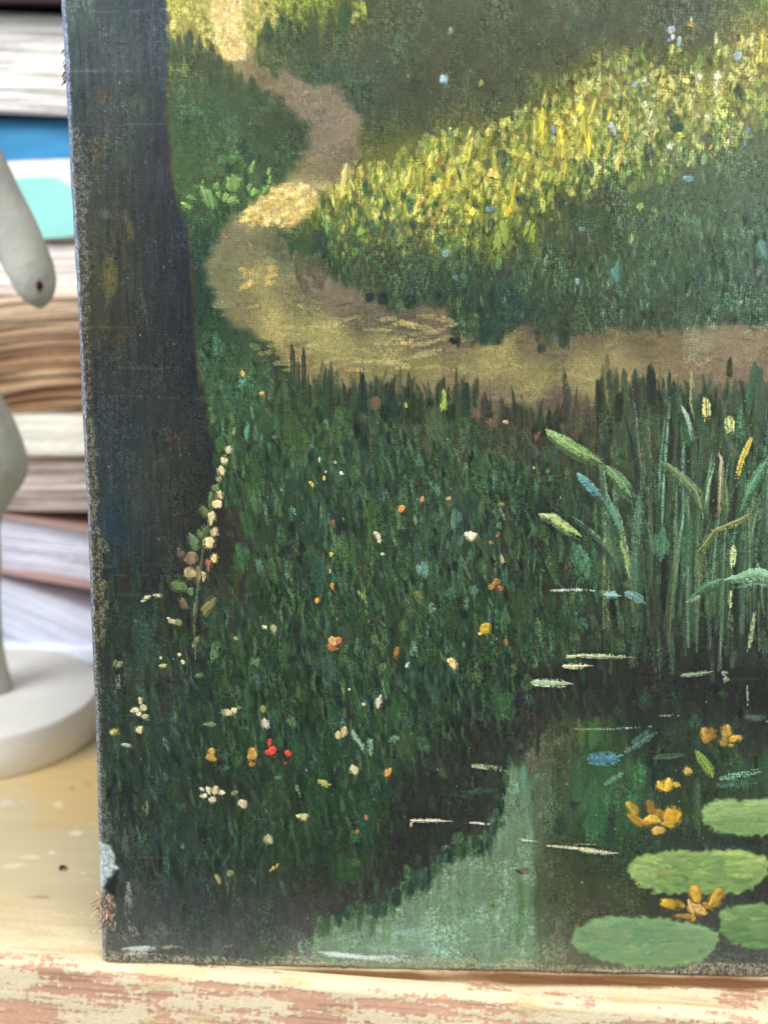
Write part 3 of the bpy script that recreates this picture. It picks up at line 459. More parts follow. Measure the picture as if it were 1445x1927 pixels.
REEDS = [
    ([(1025, 808), (1049, 822), (1080, 842), (1112, 858), (1131, 871)], 15, (156, 190, 124), (124, 156, 96), .3),
    ([(1138, 876), (1163, 898), (1176, 914), (1188, 937)], 13, (132, 166, 112), (106, 150, 112), .25),
    ([(1084, 890), (1100, 904), (1114, 920), (1132, 935)], 11, (118, 168, 172), (100, 150, 148), .25),
    ([(1132, 935), (1148, 960), (1162, 990), (1170, 1008)], 6, (104, 148, 132), (96, 140, 110), .2),
    ([(1168, 1000), (1170, 1030), (1178, 1048), (1184, 1091)], 6, (140, 166, 104), (150, 176, 116), .22),
    ([(1012, 967), (1039, 972), (1066, 992), (1094, 1009)], 11, (196, 206, 150), (156, 184, 110), .35),
    ([(1240, 866), (1265, 882), (1291, 905), (1310, 925), (1318, 950), (1322, 976)], 11, (128, 148, 106), (116, 144, 100), .28),
    ([(1281, 762), (1290, 780), (1296, 800), (1300, 830)], 5, (202, 220, 226), (120, 160, 130), .3),
    ([(1351, 850), (1356, 866), (1354, 910), (1351, 976)], 5, (206, 198, 164), (128, 128, 84), .3),
    ([(1363, 900), (1366, 930), (1368, 966)], 4, (110, 140, 92), (150, 160, 104), .2),
    ([(1444, 860), (1425, 893), (1408, 920), (1392, 964)], 10, (104, 158, 122), (84, 130, 94), .22),
    ([(1410, 966), (1390, 978), (1367, 988), (1342, 998), (1328, 1020), (1311, 1040)], 6, (176, 182, 116), (128, 144, 88), .28),
    ([(1500, 1090), (1445, 1083), (1420, 1078), (1390, 1087), (1361, 1092)], 16, (146, 196, 160), (150, 196, 156), .3),
    ([(1361, 1090), (1332, 1100), (1312, 1114), (1294, 1132)], 11, (104, 146, 108), (78, 116, 84), .2),
    ([(1318, 1120), (1300, 1128), (1290, 1134)], 4, (170, 190, 160), (150, 170, 140), .2),
    ([(1305, 735), (1300, 700), (1298, 760), (1306, 790)], 3, (160, 168, 124), (150, 160, 120), .18),
    ([(1307, 1411), (1320, 1428), (1332, 1444), (1341, 1462)], 12, (128, 160, 74), (144, 174, 84), .28)]
GLINTS = [
    ([(1064, 1238), (1088, 1234), (1125, 1236), (1198, 1238)], 4, (206, 206, 172), (160, 164, 134)), ([(1057, 1254), (1080, 1254), (1116, 1253)], 6, (222, 216, 176), (176, 176, 136)), ([(998, 1285), (1018, 1284), (1040, 1287), (1078, 1287)], 10, (178, 206, 168), (176, 186, 150)),
    ([(1279, 1271), (1312, 1268), (1342, 1263)], 5, (134, 150, 126), (154, 172, 140)), ([(1356, 1266), (1369, 1266)], 6, (150, 172, 146), (140, 160, 136)), ([(1359, 1278), (1372, 1279)], 9, (140, 166, 136), (130, 156, 126)),
    ([(1135, 1119), (1150, 1120), (1170, 1121)], 9, (150, 194, 204), (116, 162, 160)), ([(1173, 1115), (1196, 1123), (1217, 1138)], 9, (124, 170, 170), (104, 148, 144)), ([(1103, 1428), (1130, 1428), (1150, 1427), (1174, 1421)], 17, (74, 124, 142), (84, 138, 150)),
    ([(771, 1543), (790, 1544), (820, 1544), (852, 1545)], 4, (236, 222, 200), (206, 196, 176)), ([(773, 1556), (774, 1548), (782, 1543)], 3, (222, 200, 170), (222, 204, 176)), ([(1090, 1601), (1120, 1604), (1164, 1606)], 5, (190, 190, 150), (214, 206, 180)),
    ([(598, 1468), (608, 1474), (618, 1478), (625, 1476)], 7, (196, 190, 116), (186, 176, 96)), ([(662, 1373), (668, 1388), (680, 1402), (686, 1420)], 6, (126, 166, 140), (116, 150, 122)), ([(693, 1388), (696, 1404), (699, 1426)], 6, (116, 150, 120), (132, 166, 132)), ([(764, 1258), (768, 1250), (772, 1246)], 4, (196, 206, 206), (150, 170, 160)),
    ([(969, 1636), (976, 1640), (984, 1646)], 4, (54, 46, 44), (96, 64, 50)), ([(215, 80), (240, 82)], 1, (90, 96, 100), (90, 96, 100))]
for pts, wd, c, c2, hh in REEDS:
    pts = np.array(pts, float)
    stroke(pts+[wd*.25, wd*.55], wd*1.9, np.array(c)*.52+np.array([8, 18, 12]), op=.8, dry=.30, h=.05, ends=(.3, .4), col2=np.array(c2)*.62)
    stroke(pts+[1.5, 2.5], wd*1.5, np.array(c)*.72, op=.75, dry=.45, h=.05, ends=(.4, .4), col2=np.array(c2)*.76)
    stroke(pts, wd*1.2, np.array(c)*.95, op=.85, dry=.62, h=.12, ends=(.3, .4), col2=c2)
for pts, wd, c, c2 in GLINTS:
    stroke(np.array(pts, float), wd*1.7+1, c, op=.8, dry=.66, h=.10, ends=(.6, .3), col2=c2)
stroke([(976, 1640), (1000, 1640)], 16, (112, 80, 60), op=.7)
# foxglove stem and reed glints laid dry
for pts, wd, c, dr in [
    ([(440, 812), (428, 850), (414, 905), (398, 960), (382, 1040), (372, 1110), (366, 1180), (368, 1240)], 4, (96, 112, 76), .35),
    ([(374, 1195), (368, 1210), (362, 1222)], 8, (120, 120, 88), .3), ([(1140, 925), (1160, 975), (1172, 1020)], 6, (96, 140, 118), .4),
    ([(404, 1125), (388, 1150), (382, 1165)], 18, (96, 98, 66), .3), ([(340, 1130), (352, 1145)], 12, (78, 74, 56), .3),
    ([(1065, 1235), (1120, 1234), (1198, 1237)], 7, (190, 192, 158), .62), ([(1080, 1371), (1150, 1372), (1227, 1367)], 3, (128, 146, 116), .7), ([(1240, 1347), (1278, 1347)], 3, (128, 146, 120), .7),
    ([(1033, 1112), (1080, 1110), (1130, 1112)], 5, (140, 152, 146), .68), ([(1173, 1418), (1240, 1375)], 13, (82, 116, 100), .6), ([(1351, 1466), (1400, 1458), (1440, 1448)], 14, (100, 150, 124), .6), ([(1345, 1478), (1440, 1470)], 18, (68, 96, 78), .5),
    ([(1135, 1478), (1182, 1450)], 12, (80, 120, 90), .4), ([(1185, 1400), (1225, 1372)], 12, (62, 92, 80), .5), ([(883, 1441), (920, 1444), (960, 1450)], 11, (136, 158, 124), .68), ([(1026, 1592), (1100, 1598), (1165, 1606)], 6, (196, 190, 160), .55), ([(977, 1580), (1015, 1585)], 3, (190, 196, 170), .6), ([(884, 1548), (925, 1551)], 4, (200, 196, 176), .6),
    ([(1225, 1426), (1300, 1420)], 12, (66, 88, 66), .5), ([(1080, 1590), (1120, 1590)], 3, (120, 136, 110), .6), ([(1327, 745), (1330, 800)], 15, (196, 190, 122), .55), ([(1372, 780), (1372, 824)], 17, (196, 198, 134), .55), ([(1414, 820), (1396, 862), (1381, 910)], 11, (206, 182, 84), .5), ([(1380, 1025), (1378, 1072)], 11, (176, 194, 134), .5), ([(1375, 1110), (1373, 1148)], 8, (180, 196, 140), .5),
    ([(1420, 1150), (1410, 1210), (1406, 1230)], 8, (150, 170, 120), .5), ([(1405, 1290), (1406, 1330)], 4, (140, 150, 138), .6), ([(1355, 1190), (1356, 1270)], 3, (110, 126, 110), .6)]:
    stroke(pts, wd, c, op=.95, dry=dr, h=.12, ends=(.5, .4))

# ------------------------------------------------------------------ 7 grain, dust, wear, painted glare
# scumble: lighter paint dragged over the tooth of the linen
pth = 1-.65*PM
scm = pth*np.clip((noise(34, 26)*.6+noise(12, 9)*.4-.45)*4, 0, 1)*np.clip((TOOTH-.52)*6, 0, 1)
C *= (1+.26*scm)[..., None]; Z += (scm*.03).astype(np.float32)
scm = pth*np.clip((noise(30, 22)*.6+noise(10, 8)*.4-.50)*4, 0, 1)*np.clip((.44-TOOTH)*6, 0, 1)
C *= (1-.26*scm)[..., None]
C *= (1+.13*(TOOTH-.5))[..., None]
topk = np.clip((700-PY)/500, 0, 1)[..., None]
C[:] = C*(1-.05*topk)+np.array([9., 10, 8])*topk
C += np.array([5., 6, 4])*np.clip((PY-500)/300, 0, 1)[..., None]
g_ = C.mean(-1, keepdims=True); C[:] = C*.93+g_*np.array([.07, .07, .065])
bl = np.clip((PY-1640)/150, 0, 1)*(.6+.6*noise(40, 60)); C += (bl*13)[..., None]*np.array([1.05, 1., 1.])  # pale glare painted over the scuffed lower band
low_n = noise(26, 26)+.5*noise(11, 11)-.75
C *= (1+.05*low_n+.055*(noise(2.2, 2.2)-.5)+.045*(noise(12, 1.4)-.5)+.02*(noise(1.4, 12)-.5)+.05*(FINE-.5))[..., None]
for ch_ in range(3): C[..., ch_] += .38*(C[..., ch_]-blur(C[..., ch_].astype(np.float32), 4.5))
# slubs of the linen: faint pale horizontal threads
for y in (17, 130, 132, 690, 1063, 1080, 1115, 1342, 1610, 745, 612, 232):
    m_ = np.exp(-0.5*((PY-y-noise(60, 60)*6)/1.4)**2)*(noise(4, 14) > .5)*np.clip((720-PX)/500, 0, 1)
    C += (m_*16)[..., None]; Z += (m_*.03).astype(np.float32)
for y in (1030, 1095, 1215, 1275):
    m_ = np.exp(-0.5*((PY-y-noise(60, 60)*6)/1.6)**2)*(noise(4, 12) > .45)*np.clip((PX-1200)/200, 0, 1)
    C += (m_*12)[..., None]
# specks of dust on the varnish
for _ in range(420):
    x = ru(150, 1500); y = ru(0, 1820); s = ru(.8, 1.6) if rnd() < .93 else 2.4
    stroke([(x, y), (x+ru(-2, 2), y+ru(0, 4))], s*1.6, (205, 212, 205), op=ru(.25, .8), soft=1, var=0, h=.02)
# worn left edge: paint rubbed off the threads of the fold
U_ = (uu-U0)/0.0002; V_ = (HEI-V0-vv)/0.0002        # photo-px-like distances from the left and top outlines
edgew = np.interp(PY, [0, 230, 250, 420, 620, 780, 860, 1010, 1020, 1060, 1160, 1230, 1400, 1500, 1560, 1800], [4, 5, 20, 24, 16, 13, 22, 18, 34, 28, 30, 12, 8, 16, 26, 10])
lx = U_-17.5
wear = np.clip((edgew*(.55+.7*noise(8, 5))-lx)/5, 0, 1)*(lx > -1)
spk = np.clip((.42*FINE+.34*noise(1.5, 1.5)+.36*noise(4, 3)+.1*WEAVE-.60)*8, 0, 1)
wc = np.stack([np.interp(PY, [0, 600, 640, 1000, 1160, 1400, 1820], q) for q in ([150, 150, 165, 165, 170, 130, 140], [156, 150, 150, 156, 166, 146, 148], [160, 146, 128, 126, 122, 130, 140])], -1)
a = (wear*spk*.85)[..., None]; C[:] = C*(1-a)+wc*a
a = (wear*.30)[..., None]; C[:] = C*(1-a)+np.array([72, 66, 54])*a
Z += (wear*spk*.07).astype(np.float32)
# the fold itself: cool sky reflection painted into its colour
fold = np.clip((18.5-U_+3*(noise(6, 3)-.5))/3, 0, 1)
fc = np.stack([np.interp(PY, [0, 500, 900, 1300, 1820], q) for q in ([132, 140, 136, 122, 130], [150, 154, 138, 126, 134], [196, 186, 150, 134, 144])], -1)
a = (fold*(.75+.25*noise(3, 3)))[..., None]; C[:] = C*(1-a)+fc*(.72+.5*FINE[..., None])*a
a = ((fold > .3)*(FINE*.5+noise(2, 2)*.6 > .70)*.6)[..., None]; C[:] = C*(1-a)+np.array([205, 210, 225])*a
# bottom edge: rubbed tacking fold with chalky specks
bd = (vv-V0)/0.0002
bm = np.clip((30*(.5+.9*noise(10, 24))-np.maximum(bd-12, 0))/8, 0, 1)
a = (bm*spk*.75)[..., None]; C[:] = C*(1-a)+np.array([196, 184, 158])*a
a = (np.clip((17-bd)/5, 0, 1)*(.5+.4*noise(5, 40)))[..., None]; C[:] = C*(1-a)+np.array([140, 122, 96])*a
Z += (bm*spk*.08).astype(np.float32)
for x0, y0, x1, y1, wd, c, dr in [(232, 1787, 304, 1784, 15, (226, 230, 232), .34), (225, 1795, 300, 1793, 8, (206, 206, 196), .4), (300, 1783, 350, 1781, 8, (190, 180, 150), .6), (604, 1794, 720, 1800, 13, (226, 238, 238), .30), (620, 1798, 780, 1804, 10, (222, 232, 230), .40), (700, 1806, 800, 1808, 10, (205, 200, 185), .6), (700, 1800, 790, 1800, 8, (214, 226, 226), .6), (560, 1812, 700, 1816, 8, (196, 182, 150), .6), (330, 1800, 340, 1812, 6, (200, 205, 200), .5), (425, 1780, 440, 1786, 12, (170, 156, 130), .5), (240, 1660, 246, 1760, 16, (150, 150, 142), .68), (246, 1740, 252, 1768, 8, (196, 184, 162), .6), (234, 1560, 240, 1640, 16, (92, 98, 96), .55), (1057, 1792, 1062, 1812, 6, (150, 138, 116), .2), (1345, 1812, 1362, 1816, 9, (190, 172, 146), .3), (900, 1815, 1100, 1820, 8, (196, 184, 160), .66), (1100, 1822, 1440, 1834, 7, (196, 196, 180), .62), (216, 1790, 222, 1812, 12, (170, 160, 136), .4)]:
    for _ in range(3): stroke([(x0+ru(-8, 8), y0+ru(-3, 3)), (x1+ru(-14, 14), y1+ru(-3, 3))], wd*ru(.4, .9), c, op=.6, dry=dr+.22, h=.10, ends=(.3, .2))
# lower left: flaked patch showing the white ground
FL = poly_mask([(186, 1584), (199, 1586), (212, 1598), (218, 1628), (224, 1636), (216, 1644), (205, 1654), (196, 1672), (182, 1680)], 1.0, 3, 4)
a = (FL*(.8+.2*noise(3, 3)))[..., None]; C[:] = C*(1-a)+(np.array([206, 224, 228])*(.72+.38*noise(3, 2)[..., None]))*a; Z += FL*(.12+.25*noise(4, 3))
DKP = poly_mask([(214, 1640), (226, 1640), (220, 1680), (206, 1690), (198, 1672)], 1.5, 4, 4)
a = (DKP*.8)[..., None]; C[:] = C*(1-a)+np.array([36, 36, 34])*a
for _ in range(70):
    x = ru(192, 218); y = ru(1680, 1745)
    stroke([(x, y), (x+ru(-6, 6), y+ru(4, 14))], ru(2, 5), random.choice([(190, 150, 126), (150, 104, 80), (214, 190, 168), (130, 116, 108)]), op=.8, dry=.3, h=.15)

# ------------------------------------------------------------------ materials
def srgb(c):
    c = np.asarray(c, float)/255.0
    return np.where(c <= .04045, c/12.92, ((c+.055)/1.055)**2.4)
def lin(c): return tuple(float(v) for v in srgb(c))+(1,)
def mat(name, c=None, rough=.6, spec=.4, attr=None, bump=None, vary=None):
    m_ = bpy.data.materials.new(name); m_.use_nodes = True; nt = m_.node_tree; N = nt.nodes; L = nt.links
    b = N['Principled BSDF']; b.inputs['Roughness'].default_value = rough; b.inputs['Specular IOR Level'].default_value = spec
    tc = N.new('ShaderNodeTexCoord')
    if attr:
        a_ = N.new('ShaderNodeAttribute'); a_.attribute_name = attr; src = a_.outputs['Color']
    else:
        rgb = N.new('ShaderNodeRGB'); rgb.outputs[0].default_value = lin(c); src = rgb.outputs[0]
    if vary:
        sc, amt, stretch = vary
        mp = N.new('ShaderNodeMapping'); mp.inputs['Scale'].default_value = stretch; L.new(tc.outputs['Object'], mp.inputs[0])
        nz = N.new('ShaderNodeTexNoise'); nz.inputs['Scale'].default_value = sc; nz.inputs['Detail'].default_value = 6; L.new(mp.outputs[0], nz.inputs['Vector'])
        mr = N.new('ShaderNodeMapRange'); mr.inputs['From Min'].default_value = .3; mr.inputs['From Max'].default_value = .7
        mr.inputs['To Min'].default_value = 1-amt; mr.inputs['To Max'].default_value = 1+amt*.5; L.new(nz.outputs['Fac'], mr.inputs['Value'])
        hs = N.new('ShaderNodeHueSaturation'); L.new(mr.outputs[0], hs.inputs['Value']); L.new(src, hs.inputs['Color']); src = hs.outputs[0]
    L.new(src, b.inputs['Base Color'])
    if bump:
        sc, st, dist = bump
        nz = N.new('ShaderNodeTexNoise'); nz.inputs['Scale'].default_value = sc; nz.inputs['Detail'].default_value = 3; L.new(tc.outputs['Object'], nz.inputs['Vector'])
        bp = N.new('ShaderNodeBump'); bp.inputs['Strength'].default_value = st; bp.inputs['Distance'].default_value = dist
        L.new(nz.outputs['Fac'], bp.inputs['Height']); L.new(bp.outputs[0], b.inputs['Normal'])
    return m_
M_PAINT = mat('oil_paint_on_linen', attr='paint', rough=.42, spec=.24, bump=(2600, .42, .00028))
M_DAUB = mat('thick_oil_paint', attr='paint', rough=.42, spec=.40, bump=(2200, .35, .0002))
M_WOOD = mat('pine_wood', (168, 134, 92), .6, .3, bump=(300, .2, .001), vary=(30, .3, (1, 1, 12)))

PAINT_K = np.array([.92, .88, .81], np.float32)
# ------------------------------------------------------------------ object helpers
def link(o, parent=None, **props):
    COL.objects.link(o)
    if parent is not None: o.parent = parent
    for k_, v_ in props.items(): o[k_] = v_
    return o
def empty(name, loc, label, cat, group=None):
    o = bpy.data.objects.new(name, None); o.empty_display_size = .02; o.location = loc
    link(o, label=label, category=cat)
    if group: o['group'] = group
    return o
def mesh(name, verts, faces, material, parent=None, colors=None, smooth=True, origin=None, **props):
    me = bpy.data.meshes.new(name); org = np.array(origin if origin is not None else (parent.location if parent is not None else (0, 0, 0)), float)
    vs = np.asarray(verts, float)-org
    me.from_pydata(vs.tolist(), [], [tuple(int(i) for i in f) for f in faces]); me.materials.append(material)
    if smooth: me.polygons.foreach_set('use_smooth', [True]*len(me.polygons))
    if colors is not None:
        at_ = me.color_attributes.new('paint', 'FLOAT_COLOR', 'POINT')
        c4 = np.ones((len(vs), 4), np.float32); c4[:, :3] = srgb(np.clip(colors, 0, 255))*(PAINT_K if material is M_DAUB else 1); at_.data.foreach_set('color', c4.ravel())
    me.update()
    o = bpy.data.objects.new(name, me)
    if parent is None and origin is not None: o.location = org
    return link(o, parent, **props)
def grid_faces(nr, nc):
    i = np.arange(nr-1)[:, None]*nc+np.arange(nc-1)[None]
    return np.stack([i, i+nc, i+nc+1, i+1], -1).reshape(-1, 4)

# ------------------------------------------------------------------ the canvas
painting = empty('oil_painting', tuple(O0+UV_*WID/2), 'unframed oil painting of a woodland path and lily pond, standing on the worn board', 'painting')
weave_h = np.pad((WEAVE-.5)*.06+(TOOTH-.5)*.05+(noise(30, 30)-.5)*.25+(noise(90, 90)-.5)*.9, 3, mode='edge')
def box_verts(u0, u1, v0, v1, n0, n1):
    return [O0+UV_*u+VV*v+NV*n for u in (u0, u1) for v in (v0, v1) for n in (n0, n1)]
BF = [(0, 1, 3, 2), (4, 6, 7, 5), (0, 4, 5, 1), (2, 3, 7, 6), (0, 2, 6, 4), (1, 5, 7, 3)]
for a_ in [(.004, .04, .004, HEI-.004), (WID-.04, WID-.004, .004, HEI-.004), (.0405, WID-.0405, .004, .04), (.0405, WID-.0405, HEI-.04, HEI-.004)]:
    mesh('stretcher_bar', box_verts(*a_, -.0175, -.004), BF, M_WOOD, painting, smooth=False)

# ------------------------------------------------------------------ thick separate touches of paint, each a small relief of its own
def cpt(px, py, h=0.0):
    u, v = to_uv(np.asarray(px, float), np.asarray(py, float)); u = np.asarray(u); v = np.asarray(v)
    c_ = np.clip((u-U0)/SP, 0, Ww-1).astype(int); r_ = np.clip((HEI-V0-v)/SP, 0, Hh-1).astype(int)
    z = (weave_h[r_+3, c_+3]+Z[r_, c_]*.6)*1e-3
    return O0+(u+bow(u, v))[..., None]*UV_+v[..., None]*VV+(z+h)[..., None]*NV
def daub(name, x, y, rx, ry, rot, c, h=.25, n=14, irr=.27, parent=None, tip=0.0):
    n = int(n*1.3)
    """one touch of the brush: irregular outline, raised rim, streaked colour"""
    th = np.arange(n)*2*math.pi/n; rad = 1+irr*np.random.randn(n)
    rad = np.clip((rad+np.roll(rad, 1)*.35)/1.35, .45, 1.5)+.12*np.sin(2*th+rnd()*6)+.08*np.sin(3*th+rnd()*6)
    ca_, sa_ = math.cos(R(rot)), math.sin(R(rot))
    L_ = max(rx, ry)*1.25; W_ = min(rx, ry)*2; vx, vy = ((-sa_, ca_) if ry >= rx else (ca_, sa_))
    stroke([(x-vx*L_, y-vy*L_), (x+vx*L_*1.15, y+vy*L_*1.15)], W_*1.25+1, np.array(c)*.86, op=.75, dry=.55, h=.06, ends=(.5, .4))
    xs = [x]; ys = [y]; hs = [h*.75]; cs = [np.array(c)*1.02]; st = np.random.randn(5)*.12
    for q, hh in ((.45, h*.7), (.8, h), (1.0, -.06)):
        lx_ = rx*rad*q*np.cos(th)*(1-tip*np.clip(-np.sin(th), 0, 1)*.55); ly_ = ry*rad*q*np.sin(th)
        xs += list(x+lx_*ca_-ly_*sa_); ys += list(y+lx_*sa_+ly_*ca_)
        hs += list(np.full(n, hh)*(1+.25*np.random.randn(n)) if q < 1 else np.full(n, hh))
        k_ = 1+np.interp((lx_/rx+1)*2, np.arange(5), st)+.05*np.random.randn(n)-(.12 if q == 1 else 0)
        cs += list(np.array(c)[None]*k_[:, None])
    V = cpt(np.array(xs), np.array(ys), np.array(hs)*1e-3)
    f = [(0, 1+i, 1+(i+1) % n) for i in range(n)]
    for r_ in range(2):
        a0 = 1+r_*n; b0 = a0+n
        f += [(a0+i, b0+i, b0+(i+1) % n, a0+(i+1) % n) for i in range(n)]
    return mesh(name, V, f, M_DAUB, parent or painting, np.array(cs))
def ribbon(name, pts, wd, c, c2=None, h=.22, nseg=18, jag=.22, ends=(.15, .3), parent=None):
    p = np.array(pts, float); s = np.concatenate([[0], np.cumsum(np.hypot(*np.diff(p, axis=0).T))]); t = np.linspace(0, 1, nseg)
    # smooth the polyline
    X = np.interp(t*s[-1], s, p[:, 0]); Y = np.interp(t*s[-1], s, p[:, 1])
    for _ in range(2): X[1:-1] = (X[:-2]+2*X[1:-1]+X[2:])/4; Y[1:-1] = (Y[:-2]+2*Y[1:-1]+Y[2:])/4
    tx = np.gradient(X); ty = np.gradient(Y); L = np.hypot(tx, ty)+1e-6; nx_, ny_ = -ty/L, tx/L
    wv = wd/2*(ends[0]+(1-ends[0])*np.clip(t/.35, 0, 1))*(ends[1]+(1-ends[1])*np.clip((1-t)/.3, 0, 1))
    cols = []; xs = []; ys = []; hs = []; c = np.array(c, float); c2 = c if c2 is None else np.array(c2, float)
    st = np.random.randn(5)*.10
    for j, q in enumerate((-1, -.55, 0, .55, 1)):
        ww = wv*(q*(1+jag*np.random.randn(nseg)*abs(q)))
        xs.append(X+nx_*ww); ys.append(Y+ny_*ww); hs.append(np.full(nseg, -.05 if abs(q) == 1 else h*(1 if q else .7))*(1+.2*np.random.randn(nseg)*(abs(q) < 1)))
        base = c[None]*(1-t[:, None])+c2[None]*t[:, None]
        cols.append(base*(1+st[j]+.07*np.random.randn(nseg)-(.18 if abs(q) == 1 else 0))[:, None])
    V = cpt(np.array(xs).ravel(), np.array(ys).ravel(), np.array(hs).ravel()*1e-3)
    return mesh(name, V, grid_faces(5, nseg), M_DAUB, parent or painting, np.concatenate(cols))
def sub(name, x, y):
    """one painted motif made of several touches"""
    o = bpy.data.objects.new(name, None); o.empty_display_size = .003
    link(o, painting); o.location = (0, 0, 0); return o
def flower(name, touches, piece='petal'):
    """first touch is the flower itself; the others are its petals"""
    t0 = touches[0]; f = daub(name, *t0[:6], h=t0[6] if len(t0) > 6 else .3, irr=.16)
    for t_ in touches[1:]:
        q = daub(piece, *t_[:6], h=t_[6] if len(t_) > 6 else .3, irr=.13); q.parent = f
    return f
def pad(poly, c, c2, streak):
    """lily pad: closed outline filled with rings of streaked paint"""
    p = np.array(poly, float); n = 96; s = np.concatenate([[0], np.cumsum(np.hypot(*(np.roll(p, -1, 0)-p).T))]); pc = np.vstack([p, p[:1]])
    tt = np.arange(n)/n*s[-1]; X = np.interp(tt, s, pc[:, 0]); Y = np.interp(tt, s, pc[:, 1])
    for _ in range(3): X = (np.roll(X, 1)+2*X+np.roll(X, -1))/4; Y = (np.roll(Y, 1)+2*Y+np.roll(Y, -1))/4
    pm_ = poly_mask(poly, 1.2, 3.5, 4); lay(pm_*.95, (np.array(c)*.5+np.array(c2)*.5).astype(np.float32))
    x0_, x1_, y0_, y1_ = X.min(), X.max(), Y.min(), Y.max()
    for _ in range(int((x1_-x0_)*(y1_-y0_)/75)):
        x = ru(x0_, x1_); y = ru(y0_, y1_)
        if at(pm_, x, y) < .6: continue
        bx = (x-x0_)/(x1_-x0_); by = (y-y0_)/(y1_-y0_); k_ = np.clip(.42+streak(bx, by)+random.gauss(0, .28), -.3, 1.25)
        cl = (np.array(c)*(1-k_)+np.array(c2)*k_)+np.random.randn(3)*4
        L = ru(10, 46); L = min(L, 1.2*min(x-x0_, x1_-x)+8); sl = random.gauss(0, 2.5)
        stroke([(x-L/2, y-sl), (x+L/2, y+sl)], ru(4, 10), cl, op=ru(.45, .95), dry=ru(.0, .5), h=ru(.04, .12), soft=1.3, ends=(.4, .3))
    rim = np.clip(pm_-blur(pm_, 5), 0, 1)*pm_; C[:] = C*(1+rim*.22)[..., None]
    cx, cy = X.mean(), Y.mean(); X = cx+(X-cx)*.965; Y = cy+(Y-cy)*.94
    xs = [cx]; ys = [cy]; hs = [.02]; nr_ = 22
    for i in range(1, nr_+1):
        q = i/nr_; xs += list(cx+(X-cx)*q); ys += list(cy+(Y-cy)*q); hs += list((.02+.03*np.random.rand(n)) if i < nr_ else np.full(n, -.05))
    xs = np.array(xs); ys = np.array(ys); u_, v_ = to_uv(xs, ys)
    cols = C[np.clip((HEI-V0-v_)/SP, 0, Hh-1).astype(int), np.clip((u_-U0)/SP, 0, Ww-1).astype(int)]
    V = cpt(xs, ys, np.array(hs)*1e-3); f = [(0, 1+i, 1+(i+1) % n) for i in range(n)]
    for r_ in range(nr_-1):
        a0 = 1+r_*n; b0 = a0+n; f += [(a0+i, b0+i, b0+(i+1) % n, a0+(i+1) % n) for i in range(n)]
    return mesh('lily_pad', V, f, M_DAUB, painting, cols)
pad([(1315, 1528), (1324, 1515), (1350, 1507), (1420, 1504), (1500, 1506), (1520, 1535), (1500, 1568), (1450, 1572), (1400, 1573), (1345, 1562), (1325, 1546)], (112, 148, 92), (160, 186, 120), lambda x, y: .45*(y < .45)-.25*(y > .6))
pad([(1181, 1640), (1185, 1622), (1215, 1606), (1265, 1600), (1340, 1600), (1400, 1602), (1440, 1612), (1449, 1630), (1440, 1652), (1420, 1668), (1390, 1681), (1300, 1680), (1240, 1681), (1215, 1665), (1186, 1655)], (100, 136, 80), (172, 192, 116), lambda x, y: .35*((x < .22)+(x > .7)*(y < .6))-.22*(y > .6)+.12*(y < .3))
pad([(1072, 1775), (1080, 1754), (1105, 1733), (1150, 1724), (1250, 1728), (1300, 1735), (1348, 1752), (1355, 1768), (1333, 1800), (1312, 1813), (1250, 1820), (1180, 1817), (1130, 1805), (1098, 1790)], (98, 140, 104), (144, 172, 120), lambda x, y: .25*(y < .25)+.18*(x > .75)-.1)
pad([(1352, 1740), (1354, 1716), (1376, 1705), (1420, 1702), (1500, 1700), (1520, 1740), (1500, 1785), (1440, 1786), (1400, 1782), (1370, 1766)], (86, 126, 80), (138, 168, 106), lambda x, y: .25*(y < .35)-.25*(y > .6))
Y1 = (200, 160, 62); Y2 = (166, 130, 50); Y3 = (224, 186, 78); Y4 = (214, 172, 104)
# water lilies, yellow, beside the pads
flower('yellow_water_lily', [(1228, 1541, 14, 9, 0, Y3), (1189, 1520, 9, 15, -35, (150, 132, 52)), (1196, 1543, 8, 19, -48, Y2), (1224, 1521, 10, 14, -22, (140, 108, 48)), (1238, 1532, 8, 10, 10, Y2), (1263, 1537, 16, 19, 8, (220, 176, 60), .4), (1256, 1552, 13, 6, 10, Y1), (1237, 1563, 13, 8, 5, (196, 160, 80)), (1216, 1548, 9, 6, 20, (186, 146, 62))])
flower('yellow_water_lily', [(1307, 1708, 15, 10, 10, Y4), (1264, 1701, 22, 10, 12, (184, 152, 52)), (1308, 1682, 12, 17, -4, (190, 154, 62)), (1346, 1690, 12, 21, 32, (196, 160, 66), .4), (1318, 1714, 12, 8, 0, (218, 176, 100)), (1288, 1724, 20, 5, 4, (170, 130, 70)), (1303, 1727, 5, 7, 0, (196, 156, 60)), (1299, 1706, 4, 14, -20, (226, 190, 130), .45), (1328, 1704, 8, 6, 20, (190, 150, 70))])
flower('yellow_water_lily', [(1335, 1384, 13, 13, -20, (176, 134, 60)), (1326, 1380, 7, 11, -20, (190, 150, 80)), (1367, 1378, 9, 14, -18, (176, 148, 74)), (1362, 1398, 7, 10, -20, (160, 134, 66)), (1380, 1391, 11, 6, -12, (190, 154, 66)), (1390, 1389, 7, 5, 10, (214, 182, 88)), (1375, 1403, 5, 3, 0, (200, 164, 80))])
flower('yellow_water_lily', [(1256, 1476, 8, 12, 8, Y3), (1242, 1479, 8, 9, -35, (226, 186, 66)), (1272, 1477, 8, 5, 8, (218, 184, 78)), (1254, 1485, 9, 4, 0, Y1)])
daub('flower_bud', 1293, 1451, 8, 7, 0, (206, 176, 96)); daub('flower_bud', 928, 329, 12, 9, 10, (216, 198, 108), .4)

